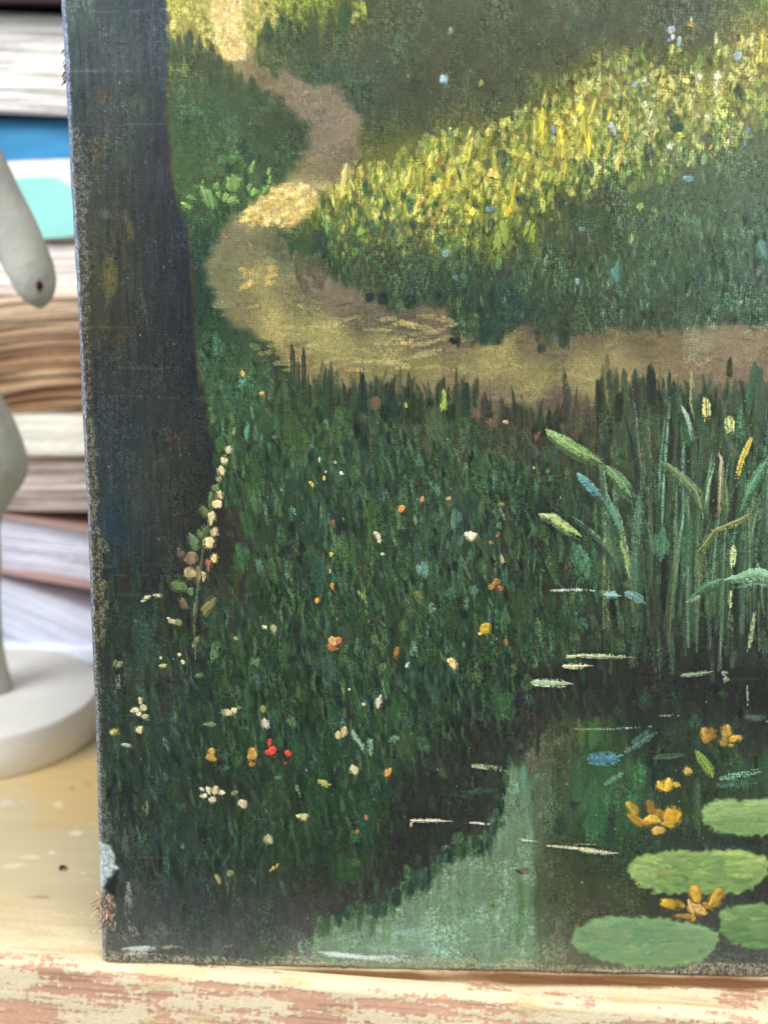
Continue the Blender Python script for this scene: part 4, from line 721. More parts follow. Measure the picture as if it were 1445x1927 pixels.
# small wild flowers
WH = (226, 220, 186); CR = (214, 204, 150); OR = (204, 148, 62); YE = (216, 184, 76); DR = (150, 96, 62)
for x, y, rx, ry, rot, c in [
    (457, 704, 4, 9, -10, (212, 176, 80)), (493, 741, 7, 4, 10, (206, 150, 84)), (588, 913, 3, 7, -15, YE), (584, 908, 3, 3, 0, YE), (610, 900, 3, 5, 0, (206, 196, 84)), (756, 957, 7, 8, 10, (212, 150, 70)), (794, 940, 4, 7, 20, (206, 164, 96)), (844, 938, 5, 5, 0, (190, 160, 100)), (627, 983, 4, 6, 0, (150, 92, 66)), (624, 1043, 4, 6, 0, (210, 190, 80)), (621, 1075, 3, 5, 0, (186, 158, 80)), (625, 1103, 4, 7, 0, (206, 150, 66)), (597, 1130, 5, 6, 0, (214, 158, 60)), (746, 1229, 5, 14, 14, (166, 112, 58)), (952, 1209, 4, 7, -10, (180, 128, 82)), (924, 1021, 4, 5, 10, (166, 118, 62)), (689, 1538, 4, 6, 10, (170, 118, 84)), (672, 1566, 5, 6, 0, (150, 104, 60)), (1011, 822, 6, 10, 5, (122, 84, 72)), (943, 949, 8, 6, 0, (108, 112, 66)), (938, 1005, 5, 5, 0, (120, 80, 58)), (1066, 1069, 4, 8, 0, (96, 72, 50)),
    (601, 866, 2, 7, 4, (224, 212, 196)), (631, 870, 5, 3, 0, (186, 180, 150)), (643, 891, 4, 4, 0, (226, 216, 200)), (613, 888, 2, 3, 0, WH), (720, 1043, 4, 4, 0, (206, 204, 180)), (945, 1053, 4, 9, -14, (226, 214, 160)), (657, 1298, 3, 3, 0, WH), (684, 1326, 4, 4, 0, (220, 204, 160)), (666, 1449, 9, 10, 0, (208, 202, 156)), (571, 1538, 13, 7, 8, (206, 200, 146)), (505, 1579, 9, 10, -10, (206, 206, 168)), (457, 1511, 9, 9, 20, (206, 192, 150)), (500, 1361, 8, 12, -14, (204, 196, 172)), (495, 1334, 6, 8, -10, (140, 150, 84)), (397, 1362, 12, 5, 0, (110, 130, 86)), (263, 1373, 8, 9, -10, (204, 198, 140)), (215, 1377, 11, 7, -10, (190, 178, 98)), (238, 1403, 12, 4, 8, (150, 158, 130)), (307, 1253, 8, 4, -15, (206, 204, 140)), (345, 1246, 5, 4, 10, (222, 214, 160)), (338, 1232, 6, 3, 10, (216, 196, 148)), (303, 1238, 3, 3, 0, WH), (444, 1201, 5, 3, 30, (196, 180, 140)), (516, 1184, 6, 10, -8, (170, 170, 120)), (498, 1180, 5, 5, 0, (206, 204, 160)), (411, 1655, 5, 12, -22, (172, 166, 104)), (433, 1643, 8, 7, 10, (124, 124, 78)), (442, 1492, 8, 5, -25, (120, 124, 84)), (935, 1008, 2, 2, 0, WH), (1004, 880, 2, 3, 0, WH), (1043, 1112, 4, 2, 0, WH), (952, 795, 7, 4, 10, (190, 150, 130)), (764, 763, 3, 5, 0, (180, 200, 96))]:
    daub('wildflower', x, y, rx*.84, ry*.86, rot, np.array(c)*.95+9, h=.22, n=10)
flower('wildflower', [(886, 1008, 8, 8, 0, (232, 222, 190), .35), (878, 1005, 4, 5, 0, WH), (893, 1007, 5, 5, 0, WH), (886, 1014, 5, 4, 0, (220, 206, 160))])
flower('wildflower', [(913, 1183, 9, 12, 0, (222, 190, 72), .4), (903, 1192, 4, 3, 0, (220, 196, 120))])
flower('wildflower', [(627, 1207, 8, 9, 10, (216, 170, 110)), (638, 1205, 6, 7, 0, (206, 122, 76)), (622, 1216, 6, 6, 0, (190, 120, 70)), (628, 1222, 10, 4, 0, (150, 100, 60))])
flower('wildflower', [(933, 1096, 8, 7, 20, (166, 124, 72)), (924, 1104, 7, 5, 10, (170, 130, 80)), (941, 1107, 5, 6, -20, (180, 120, 84))])
flower('wildflower', [(852, 1249, 6, 12, -30, (226, 204, 144)), (845, 1243, 5, 4, 0, (222, 204, 160))])
flower('wildflower', [(712, 1323, 6, 9, 0, (226, 218, 190)), (715, 1313, 2, 6, 20, WH)])
flower('wildflower', [(711, 1008, 5, 8, -25, WH), (706, 1003, 3, 3, 0, WH), (714, 1018, 3, 5, 20, WH)])
flower('wildflower', [(636, 1384, 6, 7, 10, (214, 202, 150)), (647, 1377, 6, 9, 10, (220, 206, 152))])
flower('wildflower', [(729, 1454, 6, 8, 20, (190, 148, 84)), (734, 1449, 3, 5, 0, (196, 156, 96))])
flower('wildflower', [(399, 1414, 8, 6, 0, (196, 158, 76)), (396, 1425, 8, 7, -10, (186, 148, 70)), (403, 1428, 6, 4, 0, (176, 138, 66))])
flower('wildflower', [(475, 1419, 8, 13, 5, (190, 152, 70)), (475, 1438, 6, 4, 0, (180, 140, 66))])
flower('wildflower', [(406, 1488, 7, 8, 0, (230, 218, 160), .4), (393, 1487, 4, 8, -25, WH), (381, 1485, 6, 3, 20, (226, 214, 190)), (384, 1497, 7, 4, 0, WH), (400, 1505, 7, 6, 10, (226, 210, 176)), (418, 1491, 7, 4, 0, (226, 214, 180))])
flower('wildflower', [(255, 1337, 8, 6, -20, (208, 204, 160)), (270, 1333, 7, 6, 20, (212, 206, 160)), (264, 1319, 4, 7, 0, (190, 190, 150)), (274, 1349, 8, 5, 20, (180, 182, 144)), (262, 1344, 5, 4, 0, WH)])
flower('wildflower', [(428, 1340, 10, 6, 0, (212, 204, 148)), (441, 1336, 5, 6, 10, (216, 208, 156)), (450, 1331, 5, 3, 0, (130, 136, 104))])
flower('wildflower', [(512, 1413, 9, 8, 0, (216, 82, 66), .35), (508, 1397, 4, 8, -10, (200, 76, 66)), (503, 1415, 4, 5, 0, (190, 70, 60))])
flower('wildflower', [(542, 1418, 6, 6, 0, (222, 78, 58), .35), (538, 1436, 4, 2, 0, (170, 66, 60))])
flower('wildflower', [(515, 1633, 4, 3, 20, (196, 170, 78)), (522, 1629, 2, 5, 20, (196, 170, 78)), (510, 1637, 3, 2, 0, (190, 160, 70))])
flower('wildflower', [(278, 1124, 8, 3, -15, (206, 204, 170)), (296, 1121, 8, 3, 10, (200, 198, 160)), (270, 1131, 5, 2, -10, (196, 196, 170))])
flower('wildflower', [(325, 1170, 9, 4, 15, (200, 196, 150)), (318, 1164, 4, 2, 0, WH), (336, 1172, 6, 8, -35, (120, 146, 84))])
# foxglove by the trunk: bells and leaves up one stem
fx_ = ribbon('foxglove', [(440, 812), (428, 850), (414, 905), (398, 960), (382, 1040), (372, 1110), (366, 1180), (368, 1230)], 3.5, (84, 98, 66), h=.12, nseg=30)
for x, y, rx, ry, rot, c in [(431, 846, 5, 7, 30, WH), (423, 866, 7, 7, 0, (216, 206, 156)), (416, 886, 6, 8, 0, (222, 210, 160)), (414, 931, 6, 7, -10, (204, 192, 140)), (408, 948, 7, 8, 0, (222, 206, 160)), (398, 974, 6, 10, -8, (218, 204, 150)), (403, 1002, 6, 9, -8, (214, 198, 146)), (394, 1021, 9, 11, -10, (222, 206, 150)), (404, 1051, 7, 7, 0, (206, 186, 130)), (359, 1051, 10, 11, 0, (142, 122, 96)), (358, 1078, 9, 10, 0, (176, 158, 112)), (393, 1062, 5, 11, 0, (158, 106, 78)), (384, 1086, 6, 9, 0, (156, 144, 116)), (374, 1083, 5, 15, 5, (136, 128, 90)), (340, 1042, 6, 8, -20, (104, 88, 76))]:
    multi([(x-2, y-ry*1.3), (x+1, y+ry*1.2)], rx*2.3, np.array(c)*.62, op=.8, dry=.3, h=.08)
    daub('bell', x, y, rx*1.12, ry*1.1, rot, c, h=.28, n=12).parent = fx_
for x, y, rx, ry, rot, c in [(441, 812, 3, 8, 0, (120, 150, 86)), (412, 902, 5, 6, 20, (140, 156, 96)), (405, 919, 6, 8, -10, (104, 124, 82)), (397, 934, 5, 9, 0, (100, 128, 76)), (395, 948, 5, 9, 10, (84, 112, 70)), (384, 964, 7, 14, -25, (92, 112, 72)), (384, 1000, 6, 12, 20, (92, 118, 72)), (376, 1006, 6, 9, -20, (90, 114, 72)), (366, 1021, 9, 16, -30, (96, 118, 84)), (337, 1104, 14, 10, 20, (102, 124, 76)), (358, 1113, 7, 8, -20, (84, 108, 76)), (345, 1136, 6, 13, -35, (104, 92, 72)), (392, 1140, 8, 20, 38, (112, 112, 76)), (367, 1150, 4, 16, 8, (100, 104, 72)), (383, 1087, 6, 12, 10, (62, 58, 46))]:
    multi([(x, y-ry*1.2), (x+2, y+ry*1.5)], rx*2.2, np.array(c)*.66, op=.75, dry=.3, h=.08)
    daub('leaf', x, y, rx, ry, rot, c, h=.2, n=12, tip=.6).parent = fx_
# the plant lit by the sun, left of the path
for x, y, rx, ry, rot, c in [(441, 343, 15, 16, 0, (120, 158, 88)), (473, 318, 5, 9, 20, (140, 172, 98)), (478, 306, 3, 6, 20, (150, 180, 110)), (507, 322, 4, 9, 10, (140, 172, 100)), (508, 340, 5, 7, 0, (130, 164, 92)), (500, 356, 6, 9, 10, (120, 158, 86)), (479, 362, 8, 8, 0, (130, 168, 92)), (440, 376, 12, 7, 0, (134, 168, 96)), (385, 366, 5, 20, -22, (140, 176, 108)), (397, 378, 9, 18, -20, (112, 156, 92)), (408, 352, 6, 8, 0, (104, 144, 84)), (412, 366, 7, 6, 0, (124, 160, 88)), (360, 372, 12, 5, 20, (112, 148, 88)), (383, 342, 3, 5, 0, (110, 140, 80)), (425, 372, 6, 9, 10, (126, 160, 90)), (352, 388, 12, 7, 30, (118, 152, 90)), (470, 352, 6, 8, 10, (104, 140, 80)), (372, 352, 8, 5, 30, (96, 132, 80))]:
    daub('leaf', x, y, rx*.9, ry*.95, rot, c, h=.22, n=16, irr=.34)

# meadow highlights
GY = (206, 190, 94)
for x, y, rx, ry, rot, c in [(649, 337, 9, 26, 6, (232, 204, 132)), (646, 358, 10, 12, 0, (216, 196, 104)), (664, 350, 3, 16, -25, (206, 190, 110)), (628, 372, 5, 14, -10, (196, 180, 104)), (768, 337, 5, 26, 16, GY), (811, 305, 8, 20, 0, GY), (820, 360, 12, 17, -8, (206, 188, 88)), (815, 322, 5, 8, 10, (190, 178, 84)), (795, 335, 5, 18, 4, (180, 170, 76)), (881, 280, 9, 24, 10, (216, 200, 104)), (872, 300, 9, 10, 0, (200, 186, 90)), (859, 353, 16, 10, 0, (190, 176, 84)), (897, 318, 12, 14, -30, (206, 190, 94)), (918, 250, 6, 8, 0, (214, 196, 100)), (948, 258, 5, 9, 0, (212, 196, 116)), (971, 288, 12, 8, 20, (206, 190, 96)), (993, 297, 11, 9, -10, (214, 196, 90)), (963, 372, 5, 32, 12, (216, 192, 74)), (955, 400, 9, 14, 8, (222, 192, 72)), (1018, 240, 6, 30, 4, (214, 194, 74)), (1022, 218, 5, 12, -4, (206, 178, 76)), (1019, 262, 9, 14, 0, (204, 186, 80)), (1028, 290, 9, 16, -10, (190, 176, 86)), (1052, 233, 11, 7, 0, (214, 184, 84)), (1056, 258, 7, 18, -8, (216, 192, 84)), (1060, 285, 8, 16, 0, (206, 186, 88)), (1093, 205, 9, 16, 6, (216, 196, 88)), (1099, 232, 6, 30, 0, (210, 190, 82)), (1088, 265, 8, 26, 4, (196, 180, 84)), (1116, 205, 4, 22, 12, (206, 186, 92)), (1110, 225, 5, 14, 10, (196, 176, 86)), (1105, 268, 6, 26, 0, (218, 196, 80)), (1080, 268, 8, 10, 0, (190, 176, 84)), (1013, 318, 7, 14, -6, (206, 190, 96)), (1026, 332, 4, 8, 10, (200, 186, 104)), (1062, 318, 6, 20, 4, (196, 178, 84)), (1052, 335, 5, 10, 10, (186, 170, 84)), (1085, 168, 4, 9, -16, (214, 196, 104)), (1101, 174, 4, 10, -8, (204, 190, 112)), (1112, 160, 7, 12, 10, (196, 186, 112)), (1130, 150, 6, 10, 0, (190, 180, 110)), (1125, 168, 10, 10, 0, (190, 180, 108)), (1146, 218, 4, 16, 14, (214, 192, 84)), (1163, 305, 7, 20, 6, (204, 186, 116)), (1165, 290, 3, 14, 0, (206, 190, 120)), (1144, 280, 6, 18, 20, (196, 184, 104)), (1140, 296, 5, 6, -30, (206, 196, 150)), (1177, 258, 5, 11, 0, (216, 186, 96)), (1246, 157, 7, 10, 0, (222, 200, 106)), (1263, 160, 7, 17, -18, (226, 210, 130)), (1289, 153, 9, 7, 10, (222, 206, 132)), (1281, 146, 4, 9, 0, (214, 200, 130)), (1298, 197, 5, 16, 0, (216, 204, 140)), (1248, 134, 5, 10, 0, (200, 188, 110)), (1235, 138, 4, 8, 10, (204, 192, 120)), (1214, 196, 6, 7, 0, WH), (1211, 150, 5, 8, 20, (222, 214, 180)), (1231, 181, 4, 5, 30, WH), (1225, 215, 4, 8, 20, (232, 222, 180)), (1224, 232, 5, 8, -10, (232, 220, 170)), (1214, 252, 8, 5, 30, (222, 216, 170)), (1220, 264, 5, 6, 0, (190, 180, 120)), (1260, 277, 5, 8, 0, (214, 212, 184)), (1316, 145, 6, 13, -20, (232, 220, 186)), (1351, 143, 9, 9, 0, (228, 216, 176)), (1348, 156, 5, 8, 0, (230, 218, 180)), (1346, 173, 5, 11, 0, (226, 214, 166)), (1416, 152, 7, 8, 10, (222, 204, 146)), (1409, 140, 5, 6, 0, (214, 200, 140)), (1411, 80, 9, 8, 0, (232, 208, 150)), (1416, 72, 4, 10, 0, (226, 206, 150)), (1434, 78, 6, 20, 4, (216, 190, 100)), (1430, 108, 7, 14, 0, (226, 204, 116)), (1366, 98, 7, 12, 0, (214, 200, 140)), (1347, 76, 3, 12, 0, (222, 208, 160)), (1353, 100, 5, 8, 20, (200, 190, 120)), (1396, 126, 5, 10, 20, (206, 192, 130)), (1332, 220, 7, 10, 10, (206, 200, 160)), (1314, 219, 8, 4, 10, (214, 204, 168)), (1280, 255, 12, 5, 0, (176, 172, 96)), (1300, 47, 6, 7, 0, (226, 186, 120)), (1300, 37, 2, 5, 0, WH), (1264, 93, 4, 10, 10, (220, 206, 130)), (1278, 95, 6, 4, 20, (206, 204, 130)), (905, 158, 4, 9, 10, (150, 136, 96)), (890, 399, 9, 9, -30, (218, 204, 92)), (880, 392, 6, 9, -20, (214, 190, 84)), (905, 372, 6, 16, -10, (176, 170, 74)), (935, 372, 6, 14, 0, (180, 172, 76)), (838, 372, 8, 12, 0, (180, 176, 84)), (745, 352, 6, 14, 4, (170, 168, 80)), (780, 345, 5, 16, 8, (176, 170, 80)), (700, 330, 6, 16, 10, (160, 160, 78)), (728, 330, 5, 14, 0, (164, 164, 90)), (935, 455, 10, 22, 6, (134, 144, 72)), (950, 432, 12, 26, 4, (140, 148, 74)), (680, 437, 7, 12, 0, (136, 160, 78)), (1002, 440, 7, 20, 10, (140, 146, 62)), (992, 428, 6, 14, 20, (150, 152, 70)), (835, 762, 6, 14, 8, (150, 164, 84)), (835, 742, 4, 10, 0, (166, 178, 96)), (616, 430, 5, 16, -12, (110, 144, 86)), (607, 408, 4, 12, -14, (124, 152, 92)), (754, 452, 9, 12, 0, (122, 134, 78)), (1204, 388, 6, 10, 0, (150, 158, 96)), (1188, 450, 4, 9, 0, (150, 168, 120)), (1234, 402, 4, 10, 0, (140, 160, 110))]:
    daub('grass_blade', x, y, rx*.85, ry, rot, np.array(c)*ru(.94, 1.06)*np.array([.97, 1.04, 1.]), h=.30, n=16, irr=.38, tip=.8)
for x, y, rx, ry, rot, c in [(834, 149, 6, 9, 0, (172, 206, 214)), (1262, 58, 6, 9, 0, (176, 196, 208)), (1265, 70, 3, 7, 10, (206, 216, 214)), (1278, 78, 5, 10, 10, (150, 172, 160)), (848, 58, 4, 8, 10, (130, 146, 140)), (1389, 106, 10, 9, 0, (166, 190, 186)), (1149, 235, 5, 7, 10, (176, 190, 190)), (1042, 245, 3, 11, 0, (118, 146, 168)), (1155, 246, 4, 10, -20, (180, 192, 180)), (1294, 337, 8, 8, 0, (120, 160, 162)), (1402, 272, 4, 8, 0, (118, 146, 162)), (1408, 247, 4, 7, 0, (116, 146, 160)), (1194, 158, 6, 7, 30, (150, 164, 158)), (1259, 76, 3, 4, 0, (120, 140, 160)), (922, 394, 10, 7, 0, (110, 136, 128)), (838, 478, 8, 8, 20, (110, 146, 136)), (858, 524, 6, 6, 0, (84, 124, 116)), (1095, 432, 7, 5, 0, (112, 140, 134)), (1160, 512, 9, 18, 0, (86, 128, 114)), (1435, 470, 9, 18, -20, (104, 146, 136)), (1086, 530, 4, 8, -10, (130, 150, 150)), (1393, 570, 4, 5, 0, (150, 160, 156))]:
    daub('blue_dab', x, y, rx, ry, rot, c, h=.22, n=10, irr=.2)

# reeds: curved blades
for pts, wd, c, c2, hh in REEDS:
    ribbon('reed_blade', pts, wd*.85, c, c2, h=hh, nseg=26, jag=.5)
for pts, wd, c, c2 in GLINTS:
    ribbon('glint', pts, wd*.8, c, c2, h=.2, nseg=20, jag=.5, ends=(.4, .05))
# ------------------------------------------------------------------ the canvas sheet itself, wrapped round its bars
depth = 0.018
ext = np.array([.003, .007, .0135])
us = np.concatenate([U0-ext[::-1], U0+np.arange(Ww)*SP, U0+(Ww-1)*SP+ext])
vs_ = np.concatenate([HEI-V0+ext[::-1], HEI-V0-np.arange(Hh)*SP, HEI-V0-(Hh-1)*SP-ext])
Cp = np.pad(C, ((3, 3), (3, 3), (0, 0)), mode='edge'); Zp = np.pad(Z, ((3, 3), (3, 3)), mode='constant')
A, B = np.meshgrid(us, vs_)
ia = np.clip(A, RAD, WID-RAD); ib = np.clip(B, RAD, HEI-RAD)
dx = A-ia; dy = B-ib; d = np.hypot(dx, dy); nx = np.where(d > 0, dx/np.maximum(d, 1e-9), 0); ny = np.where(d > 0, dy/np.maximum(d, 1e-9), 0)
arc = np.minimum(d/RAD, math.pi/2)
pu = ia+nx*RAD*np.sin(arc); pv = ib+ny*RAD*np.sin(arc); pd = RAD*(1-np.cos(arc))+np.maximum(d-RAD*math.pi/2, 0)
Zt = (np.pad(blur(Z, .7), 3)+weave_h*np.clip(1-arc, 0, 1))*1e-3
fx = np.cos(arc)*Zt; fo = np.sin(arc)*Zt
pu += (.00010*np.sin(B*75)+.00006*np.sin(B*231+1)+.00004*np.sin(B*520))*np.exp(-np.maximum(A, 0)/.006)
pv += (.00020*np.sin(A*88)+.00016*np.sin(A*247+2)+.0001*np.sin(A*610))*np.exp(-np.maximum(B, 0)/.006)
pu = pu+bow(A, B)+nx*fo; pv = pv+ny*fo; pn = -pd+fx
POS = O0+pu[..., None]*UV_+pv[..., None]*VV+pn[..., None]*NV-np.array(painting.location)
nr, nc = A.shape
me = bpy.data.meshes.new('canvas'); fc_ = grid_faces(nr, nc)
me.vertices.add(nr*nc); me.vertices.foreach_set('co', POS.astype(np.float32).ravel())
me.loops.add(fc_.size); me.loops.foreach_set('vertex_index', fc_.astype(np.int32).ravel())
me.polygons.add(len(fc_)); me.polygons.foreach_set('loop_start', np.arange(0, fc_.size, 4, dtype=np.int32))
me.update(calc_edges=True); me.polygons.foreach_set('use_smooth', np.ones(len(fc_), bool))
ca = me.color_attributes.new('paint', 'FLOAT_COLOR', 'POINT'); c4 = np.ones((nr*nc, 4), np.float32)
c4[:, :3] = srgb(np.clip(Cp, 6, 252)).reshape(-1, 3)*PAINT_K; ca.data.foreach_set('color', c4.ravel())
me.materials.append(M_PAINT); link(bpy.data.objects.new('canvas', me), painting)
del POS, c4, A, B
# frayed threads on the fold
M_FRAY = mat('frayed_thread', (214, 176, 152), .9, .1)
M_FRAYD = mat('dark_frayed_thread', (120, 84, 72), .9, .1)
def thread(pts3, r, material, name='loose_thread'):
    P = [np.array(p) for p in pts3]; V = []; f = []
    for i, p in enumerate(P):
        rr_ = r*(1-.5*i/len(P))
        for k_ in range(5):
            a_ = k_*2*math.pi/5; V.append(p+UV_*math.cos(a_)*rr_+NV*math.sin(a_)*rr_*.7+VV*math.sin(a_)*rr_*.5)
    for i in range(len(P)-1):
        f += [(i*5+k_, i*5+(k_+1) % 5, (i+1)*5+(k_+1) % 5, (i+1)*5+k_) for k_ in range(5)]
    return mesh(name, V, f, material, painting)
for _ in range(44):
    p = cpt(ru(186, 208), ru(1682, 1742), 0.0)-NV*ru(0, .0015); pts = [p]; dr_ = np.array([ru(-1, .4), ru(-.5, .2), ru(-.7, .7)])
    for q in range(4):
        dr_ = dr_+np.random.randn(3)*.55; dr_[0] -= .15; pts.append(pts[-1]+dr_/np.linalg.norm(dr_)*ru(.0007, .0016))
    thread(pts, ru(.00018, .0005), random.choice([M_FRAY, M_FRAY, M_FRAYD]))
for _ in range(16):
    p = cpt(ru(118, 122), ru(90, 152), 0)-NV*.002; pts = [p]
    for q in range(3): pts.append(pts[-1]+np.array([ru(-.0007, .0003), .0, ru(-.0010, .0001)]))
    thread(pts, ru(.0002, .0004), M_FRAYD)
M_FLAKE = mat('white_paint_flake', (222, 228, 228), .7, .2)
mesh('paint_flake', [cpt(1114, 1838, .0008), cpt(1122, 1836, .001), cpt(1125, 1844, .0016), cpt(1118, 1846, .001), cpt(1118, 1840, .0024)], [(0, 1, 4), (1, 2, 4), (2, 3, 4), (3, 0, 4), (0, 3, 2, 1)], M_FLAKE, painting, smooth=False)

# ------------------------------------------------------------------ table board with flaking paint
E0 = on_Z(0, 1806, TZ); E1 = on_Z(1445, 1917, TZ)
ed = (E1-E0); ed[2] = 0; ed /= np.linalg.norm(ed); bk = np.array([-ed[1], ed[0], 0])     # along the edge, towards the back
TR_ = .0035; TT = .045
prof = []                                                     # (back offset, z, arc length)
fine = .00038
s_ = 0
ys_ = list(np.arange(0.0, .032, fine))[::-1]
prof += [(TR_+y, 0.0) for y in ys_]
prof += [(TR_-TR_*math.sin(a_), -TR_+TR_*math.cos(a_)) for a_ in np.linspace(0, math.pi/2, 16)[1:]]
prof += [(0.0, -TR_-z) for z in np.arange(fine, .034, fine*1.25)]
prof = np.array(prof)
xs_ = np.arange(-.03, .345, .00048)
nr_, nc_ = len(prof), len(xs_); sh = (nr_, nc_)
def nz2(a_, b_): return noise(a_, b_, shape=sh)
grain = .46*nz2(9, 70)+.32*nz2(4, 26)+.22*nz2(2, 8)
pos = np.arange(nr_)[:, None]*np.ones((1, nc_)); kedge = len(ys_)+4
lon = grain+.26*nz2(20, 28)+.12*nz2(3, 3)-.12
ragg = .17*(nz2(9, 2.0)-.5)+.14*(nz2(2.4, 1.5)-.5)+.16*(nz2(5, 5)-.5)                # vertical ragged teeth of the flaked coat
onface = np.clip((pos-kedge)/10, 0, 1)
band = np.exp(-((pos-kedge)/7.0)**2)
thr = .49+.10*onface-.12*band+.0*pos
inner = np.clip(1-(pos/len(ys_)), 0, 1)
coat = np.clip(((lon+ragg+.10*(np.random.rand(nr_, nc_)-.5)-thr)*8)+.5, 0, 1)
top = (pos < kedge-12)
xw = xs_[None, :]*np.ones((nr_, 1))
coat = np.where(top, np.clip(((lon*.8+.22+ragg*.6-thr*(.85+.35*np.clip((xw-.10)/.1, 0, 1)))*12)+.5, 0, 1), coat)
Vtmp = E0+xs_[None, :, None]*ed+prof[:, 0][:, None, None]*bk+prof[:, 1][:, None, None]*np.array([0, 0, 1.])
cream = np.array([220, 201, 164.]); creamb = np.array([238, 221, 184.]); pink = np.array([214, 166, 136.]); brown = np.array([150, 104, 74.])
k1 = (nz2(24, 60)*.6+nz2(5, 30)*.4)[..., None]
cc_ = cream*(1-k1)+creamb*k1; ww_ = pink*(.88+.2*k1)*(1-.13*(nz2(2, 60)[..., None] > .7))
cc_ = cc_*(1-.5*np.clip((.25-nz2(9, 40))*4, 0, .5)[..., None]*np.array([.2, .35, .6]))
colr = ww_*(1-coat[..., None])+cc_*coat[..., None]
kb = np.clip((len(ys_)-8-pos)*fine/.020+.5*(nz2(12, 30)-.5), 0, 1)[..., None]*np.clip((.13-xw)/.06, 0, 1)[..., None]
colr = colr*(1-kb)+np.array([208, 190, 150.])*(.95+.08*k1)*kb
q_ = Vtmp-CAM; zq = q_@FW; SX = CX+F_PX*(q_@RT)/zq; SY = CY-F_PX*(q_@UP)/zq
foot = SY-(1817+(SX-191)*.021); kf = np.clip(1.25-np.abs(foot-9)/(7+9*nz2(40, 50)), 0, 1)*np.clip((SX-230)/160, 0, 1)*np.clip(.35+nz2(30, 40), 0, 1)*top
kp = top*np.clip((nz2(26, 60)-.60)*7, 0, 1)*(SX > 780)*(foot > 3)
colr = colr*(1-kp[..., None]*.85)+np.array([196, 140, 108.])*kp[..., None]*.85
kf = np.clip(kf*1.5, 0, 1); colr = colr*(1-kf[..., None]*.9)+np.array([112, 72, 44.])*kf[..., None]*.9  # brown stain along the canvas foot, its contact shadow painted in with it
colr *= (1+.05*(np.random.rand(nr_, nc_, 1)-.5)+.06*(nz2(2, 2)[..., None]-.5))
hgt = (coat*.00028+.00025*(nz2(7, 60)-.5)+.00008*np.random.rand(nr_, nc_))
nrm = np.zeros((nr_, 2)); nrm[:, 1] = 1
for i, (b_, z_) in enumerate(prof):
    if b_ < TR_ and z_ > -TR_: a_ = math.asin((TR_-b_)/TR_); nrm[i] = (-math.sin(a_), math.cos(a_))
    elif b_ <= 0: nrm[i] = (-1, 0)
off = prof[:, None, :]+nrm[:, None, :]*hgt[..., None]
wob = .0006*(nz2(400, 60)[0:1]-.5)
Vt = E0+xs_[None, :, None]*ed+(off[..., 0]+wob)[..., None]*bk+off[..., 1][..., None]*np.array([0, 0, 1.])
M_TABLE = mat('flaking_cream_paint', attr='paint', rough=.62, spec=.25, bump=(900, .15, .0003))
table = empty('table_board', tuple(E0+bk*.25+ed*.15-np.array([0, 0, TT])), 'cream painted board with flaking pinkish front edge, carrying the painting', 'table')
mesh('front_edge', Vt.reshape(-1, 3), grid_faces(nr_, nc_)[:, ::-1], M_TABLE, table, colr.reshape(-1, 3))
# the board's top behind the worn strip: thin film of yellowish paint, stains, a nail hole
nx2, ny2 = 520, 460
gx = np.linspace(-.13, .345, nx2); gy = TR_+.032-fine+np.concatenate([np.linspace(0, .20, 400), np.linspace(.21, .60, 60)])
sh2 = (ny2, nx2); n2 = lambda a_, b_: noise(a_, b_, shape=sh2)
GX, GY_ = np.meshgrid(gx, gy)
P2 = E0+GX[..., None]*ed+GY_[..., None]*bk
q_ = P2-CAM; zq = q_@FW; QX = CX+F_PX*(q_@RT)/zq; QY = CY-F_PX*(q_@UP)/zq
b1 = np.array([208, 190, 150.]); b2 = np.array([196, 178, 144.]); b3 = np.array([214, 180, 118.])
k_ = (.6*n2(26, 60)+.4*n2(8, 24))[..., None]
ct = b1*(1-k_)+b2*k_
kk = np.clip(n2(50, 40)*1.7-1.05+.9*np.exp(-((QY-1470)/55)**2)*np.clip((QX-40)/70, 0, 1), 0, .75)[..., None]; ct = ct*(1-kk)+b3*kk
ch = (n2(5, 12)*.7+n2(2, 4)*.3 > .93); ct[ch] = [240, 228, 206]
for x, y, rx, ry, c, o in [(120, 1633, 8, 6, (16, 26, 22), 1), (72, 1688, 24, 3, (150, 120, 92), .8), (110, 1514, 10, 5, (240, 228, 208), .8), (145, 1567, 12, 6, (244, 232, 212), .9), (175, 1549, 10, 3, (242, 230, 210), .8), (60, 1612, 22, 4, (236, 220, 196), .7), (98, 1604, 7, 4, (240, 226, 204), .8), (30, 1628, 22, 5, (238, 224, 200), .7), (4, 1724, 8, 5, (244, 236, 228), .9), (160, 1758, 30, 4, (236, 228, 196), .8), (136, 1484, 8, 5, (170, 132, 84), .6), (165, 1476, 8, 5, (190, 150, 84), .6), (60, 1747, 16, 3, (236, 226, 196), .6), (10, 1510, 16, 8, (228, 216, 200), .6)]:
    m_ = (np.clip((1.05-np.hypot((QX-x)/rx, (QY-y)/ry)+(1.1 if o < 1 else .15)*(n2(3, 3)-.5))*(2 if o < 1 else 5), 0, 1)*(o if o == 1 else o*.7))[..., None]; ct = ct*(1-m_)+np.array(c)*m_
holem = np.clip(1-np.hypot((QX-120)/6, (QY-1633)/5), 0, 1)
P2 = P2+np.array([0, 0, 1.])*(.00025*(n2(12, 40)-.5)+(ch*.00012)-holem*.003)[..., None]-np.array([0, 0, .00005])
mesh('table_top', P2.reshape(-1, 3), grid_faces(ny2, nx2), M_TABLE, table, ct.reshape(-1, 3))
